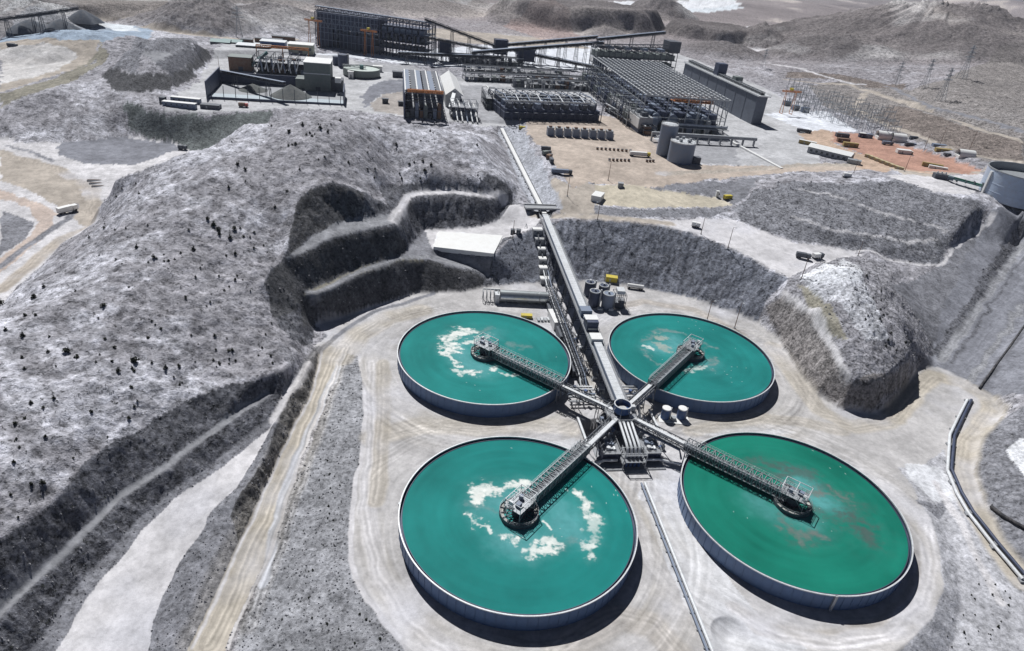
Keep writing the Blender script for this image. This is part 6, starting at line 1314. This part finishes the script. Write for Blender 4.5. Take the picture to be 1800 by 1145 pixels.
# ------------------------------------------------------------------ shrubs
def clump(mb, rn, c, r, n):
    for k in range(n):
        th = rn.uniform(0, 6.283); ph = rn.uniform(.1, 1.45); d = r*rn.uniform(.35, 1); x, y, z = c[0]+d*math.cos(th)*math.cos(ph), c[1]+d*math.sin(th)*math.cos(ph), c[2]+d*math.sin(ph)*1.1
        s = r*rn.uniform(.22, .42); a = rn.uniform(0, 6.283); ux, uy, uz = math.cos(a)*s, math.sin(a)*s, rn.uniform(-.4, .4)*s; vx, vy, vz = -math.sin(a)*s*.5, math.cos(a)*s*.5, rn.uniform(.3, 1.)*s
        mb.add([(x-ux, y-uy, z-uz), (x+ux*.2-vx, y+uy*.2-vy, z-vz*.4), (x+ux, y+uy, z+uz), (x+vx, y+vy, z+vz)], [(0, 1, 2, 3)])
LEAF = mat('scrub_leaves', (.030, .036, .024), .9, 0, .45, 1.5, (.08, .075, .055), .5)
rn = random.Random(21)
SHR = []
def shrub_kind(nm, r, h, n):
    mb = MB(); clump(mb, rn, (0, 0, -.1), r, n)
    if h > 1: clump(mb, rn, (.1, .1, r*.7), r*.7, n//2); clump(mb, rn, (-.1, .2, r*1.4), r*.5, n//3)
    return mb
BIG = [(117, 620, 2.3), (236, 636, 2.6), (182, 538, 2.2), (60, 526, 2.4), (227, 738, 1.2), (508, 236, 2.4), (563, 226, 2.2), (548, 238, 1.8), (375, 395, 2.4), (383, 400, 2.2), (240, 436, 1.6), (270, 452, 1.6), (412, 400, 1.9), (365, 388, 2.0), (385, 408, 1.8), (405, 418, 1.7), (447, 410, 1.6), (340, 440, 1.5), (758, 290, 1.9), (720, 285, 1.6), (838, 262, 1.8), (4, 540, 2.2)]
SHLAB = 'dark green shrub growing on the grey hillside'
first = None
def put_shrub(u, v, r, lab, grp='shrubs scattered over the slopes'):
    global first
    q = Q(u, v)
    if first is None:
        o = shrub_kind('a', 1, 0, 60).build('shrub', LEAF, None); o.location = q; o.scale = (r, r, r*.9); tag(o, lab, 'shrub', grp); first = o; SHR.append(o); o2 = shrub_kind('b', 1, 2, 60); SHR.append(o2.build('shrub', LEAF, None)); tag(SHR[1], lab, 'shrub', grp); SHR[1].location = q+np.array([.6, .3, 0]); SHR[1].scale = (r*.6,)*3
    else:
        o = rn.choice(SHR).copy(); COL.objects.link(o); o.location = q; k = r*rn.uniform(.85, 1.15); o.scale = (k, k, k*rn.uniform(.8, 1.2)); o.rotation_euler = (0, 0, rn.uniform(0, 6.28)); tag(o, lab, 'shrub', grp)
for u, v, r in BIG: put_shrub(u, v, r*.62, 'large dark shrub standing out among smaller tufts on the left hill', 'large shrubs on the left hill')
FIELDS = [('0,560 60,490 130,430 200,330 330,275 480,215 600,205 840,230 860,320 760,315 690,330 600,315 520,350 500,450 460,480 480,560 490,640 430,660 330,690 230,750 100,850 0,940', 175, .5, 1.2, SHLAB, 'shrubs scattered over the slopes'),
          ('660,1060 720,1140 560,1140 560,1040 600,960 600,850 570,800 540,900 500,1000 480,1130', 32, .3, .6, 'tiny dark tuft on the grey strip beside the haul road', 'tufts on the strip beside the haul road'),
          ('1680,900 1780,1040 1780,1140 1660,1140 1670,1040 1660,940', 26, .3, .6, 'tiny dark tuft on the pale slope right of the front right tank', 'tufts on the pale right slope'),
          ('1500,470 1545,500 1600,620 1540,620 1480,520', 22, .6, 1.2, 'dark scrub on the east flank of the white topped knob', 'scrub on the knob')]
for poly, cnt, r0, r1, lab, grp in FIELDS:
    pg = [tuple(map(float, t.split(','))) for t in poly.split()]; us = [p[0] for p in pg]; vs = [p[1] for p in pg]; k = 0; g_ = 0
    while k < cnt and g_ < 20000:
        g_ += 1; u, v = rn.uniform(min(us), max(us)), rn.uniform(min(vs), max(vs))
        if not inpoly(pg, np.array([u]), np.array([v]))[0]: continue
        w = G(u, v)
        if float(fbm(np.array([w[0]]), np.array([w[1]]), 28, 3, 88)[0]) < rn.uniform(-.5, .35): continue
        put_shrub(u, v, rn.uniform(r0, r1)*(.72 if v > 300 else .95), lab, grp); k += 1
# the thousands of smaller tufts: ground cover
mb = MB(); cnt = 0; g_ = 0
while cnt < 9000 and g_ < 200000:
    g_ += 1; a = rn.uniform(-.95, .95); r = 90*math.exp(rn.uniform(0, 2.75)); x, y = r*math.sin(a), r*math.cos(a); ca, cr = cell(x, y); i, j = int(cr), int(ca)
    if not (0 <= i < NR-1 and 0 <= j < NA-1) or RG[i, j] < .78: continue
    if float(fbm(np.array([x]), np.array([y]), 24, 3, 90)[0]) < rn.uniform(-.45, .45): continue
    clump(mb, rn, (x, y, float(ZG[i, j])-.1), rn.uniform(.22, .55)*(1+r/900), 6); cnt += 1
o = mb.build('scrub', LEAF, None); o['kind'] = 'stuff'; o['label'] = 'countless small dark tufts of desert scrub on the hills'

# rubble lying on the cut slopes and scree: ground cover
STONE = mat('stone', (.30, .295, .31), .95, 0, .5, 1.2, (.33, .32, .32), .6)
mb = MB(); cnt = 0; g_ = 0; OCT = [(1, 0, 0), (0, 1, 0), (-1, 0, 0), (0, -1, 0), (0, 0, 1)]
while cnt < 13000 and g_ < 300000:
    g_ += 1; a = rn.uniform(-.95, .95); r = 90*math.exp(rn.uniform(0, 1.95)); x, y = r*math.sin(a), r*math.cos(a); ca, cr = cell(x, y); i, j = int(cr), int(ca)
    if not (0 <= i < NR-1 and 0 <= j < NA-1) or not (.45 < RG[i, j] < .95): continue
    if float(STK[i, j]) < rn.uniform(-.5, .4): continue
    s_ = rn.choice((.10, .12, .16, .22, .3, .4))*(.8+r/420); z = float(ZG[i, j]); q = [(x+p[0]*s_*rn.uniform(.6, 1.3), y+p[1]*s_*rn.uniform(.6, 1.3), z-.1+p[2]*s_*rn.uniform(.6, 1.4)) for p in OCT]
    mb.add(q, [(0, 1, 4), (1, 2, 4), (2, 3, 4), (3, 0, 4)]); cnt += 1
o = mb.build('rubble', STONE, None); o['kind'] = 'stuff'; o['label'] = 'loose rubble and scree on the cut slopes'
# ------------------------------------------------------------------ haze: one closed box of thin even air round the camera and the whole scene
zlo = float(ZG.min())-1; zhi = max(float(ZG.max())+20, CZ+30)
hz = MB().bb(-44000, 44000, -2500, 44500, zlo, zhi).build('haze', None, None); hz['kind'] = 'stuff'; hz['label'] = 'thin bluish dust haze over the valley'
hm = bpy.data.materials.new('haze'); hm.use_nodes = True; t_ = hm.node_tree; t_.nodes.clear(); ou = t_.nodes.new('ShaderNodeOutputMaterial'); pv = t_.nodes.new('ShaderNodeVolumePrincipled')
pv.inputs['Color'].default_value = (.72, .80, .98, 1); pv.inputs['Density'].default_value = 4e-5; pv.inputs['Anisotropy'].default_value = .2
t_.links.new(pv.outputs[0], ou.inputs['Volume']); hz.data.materials.append(hm)
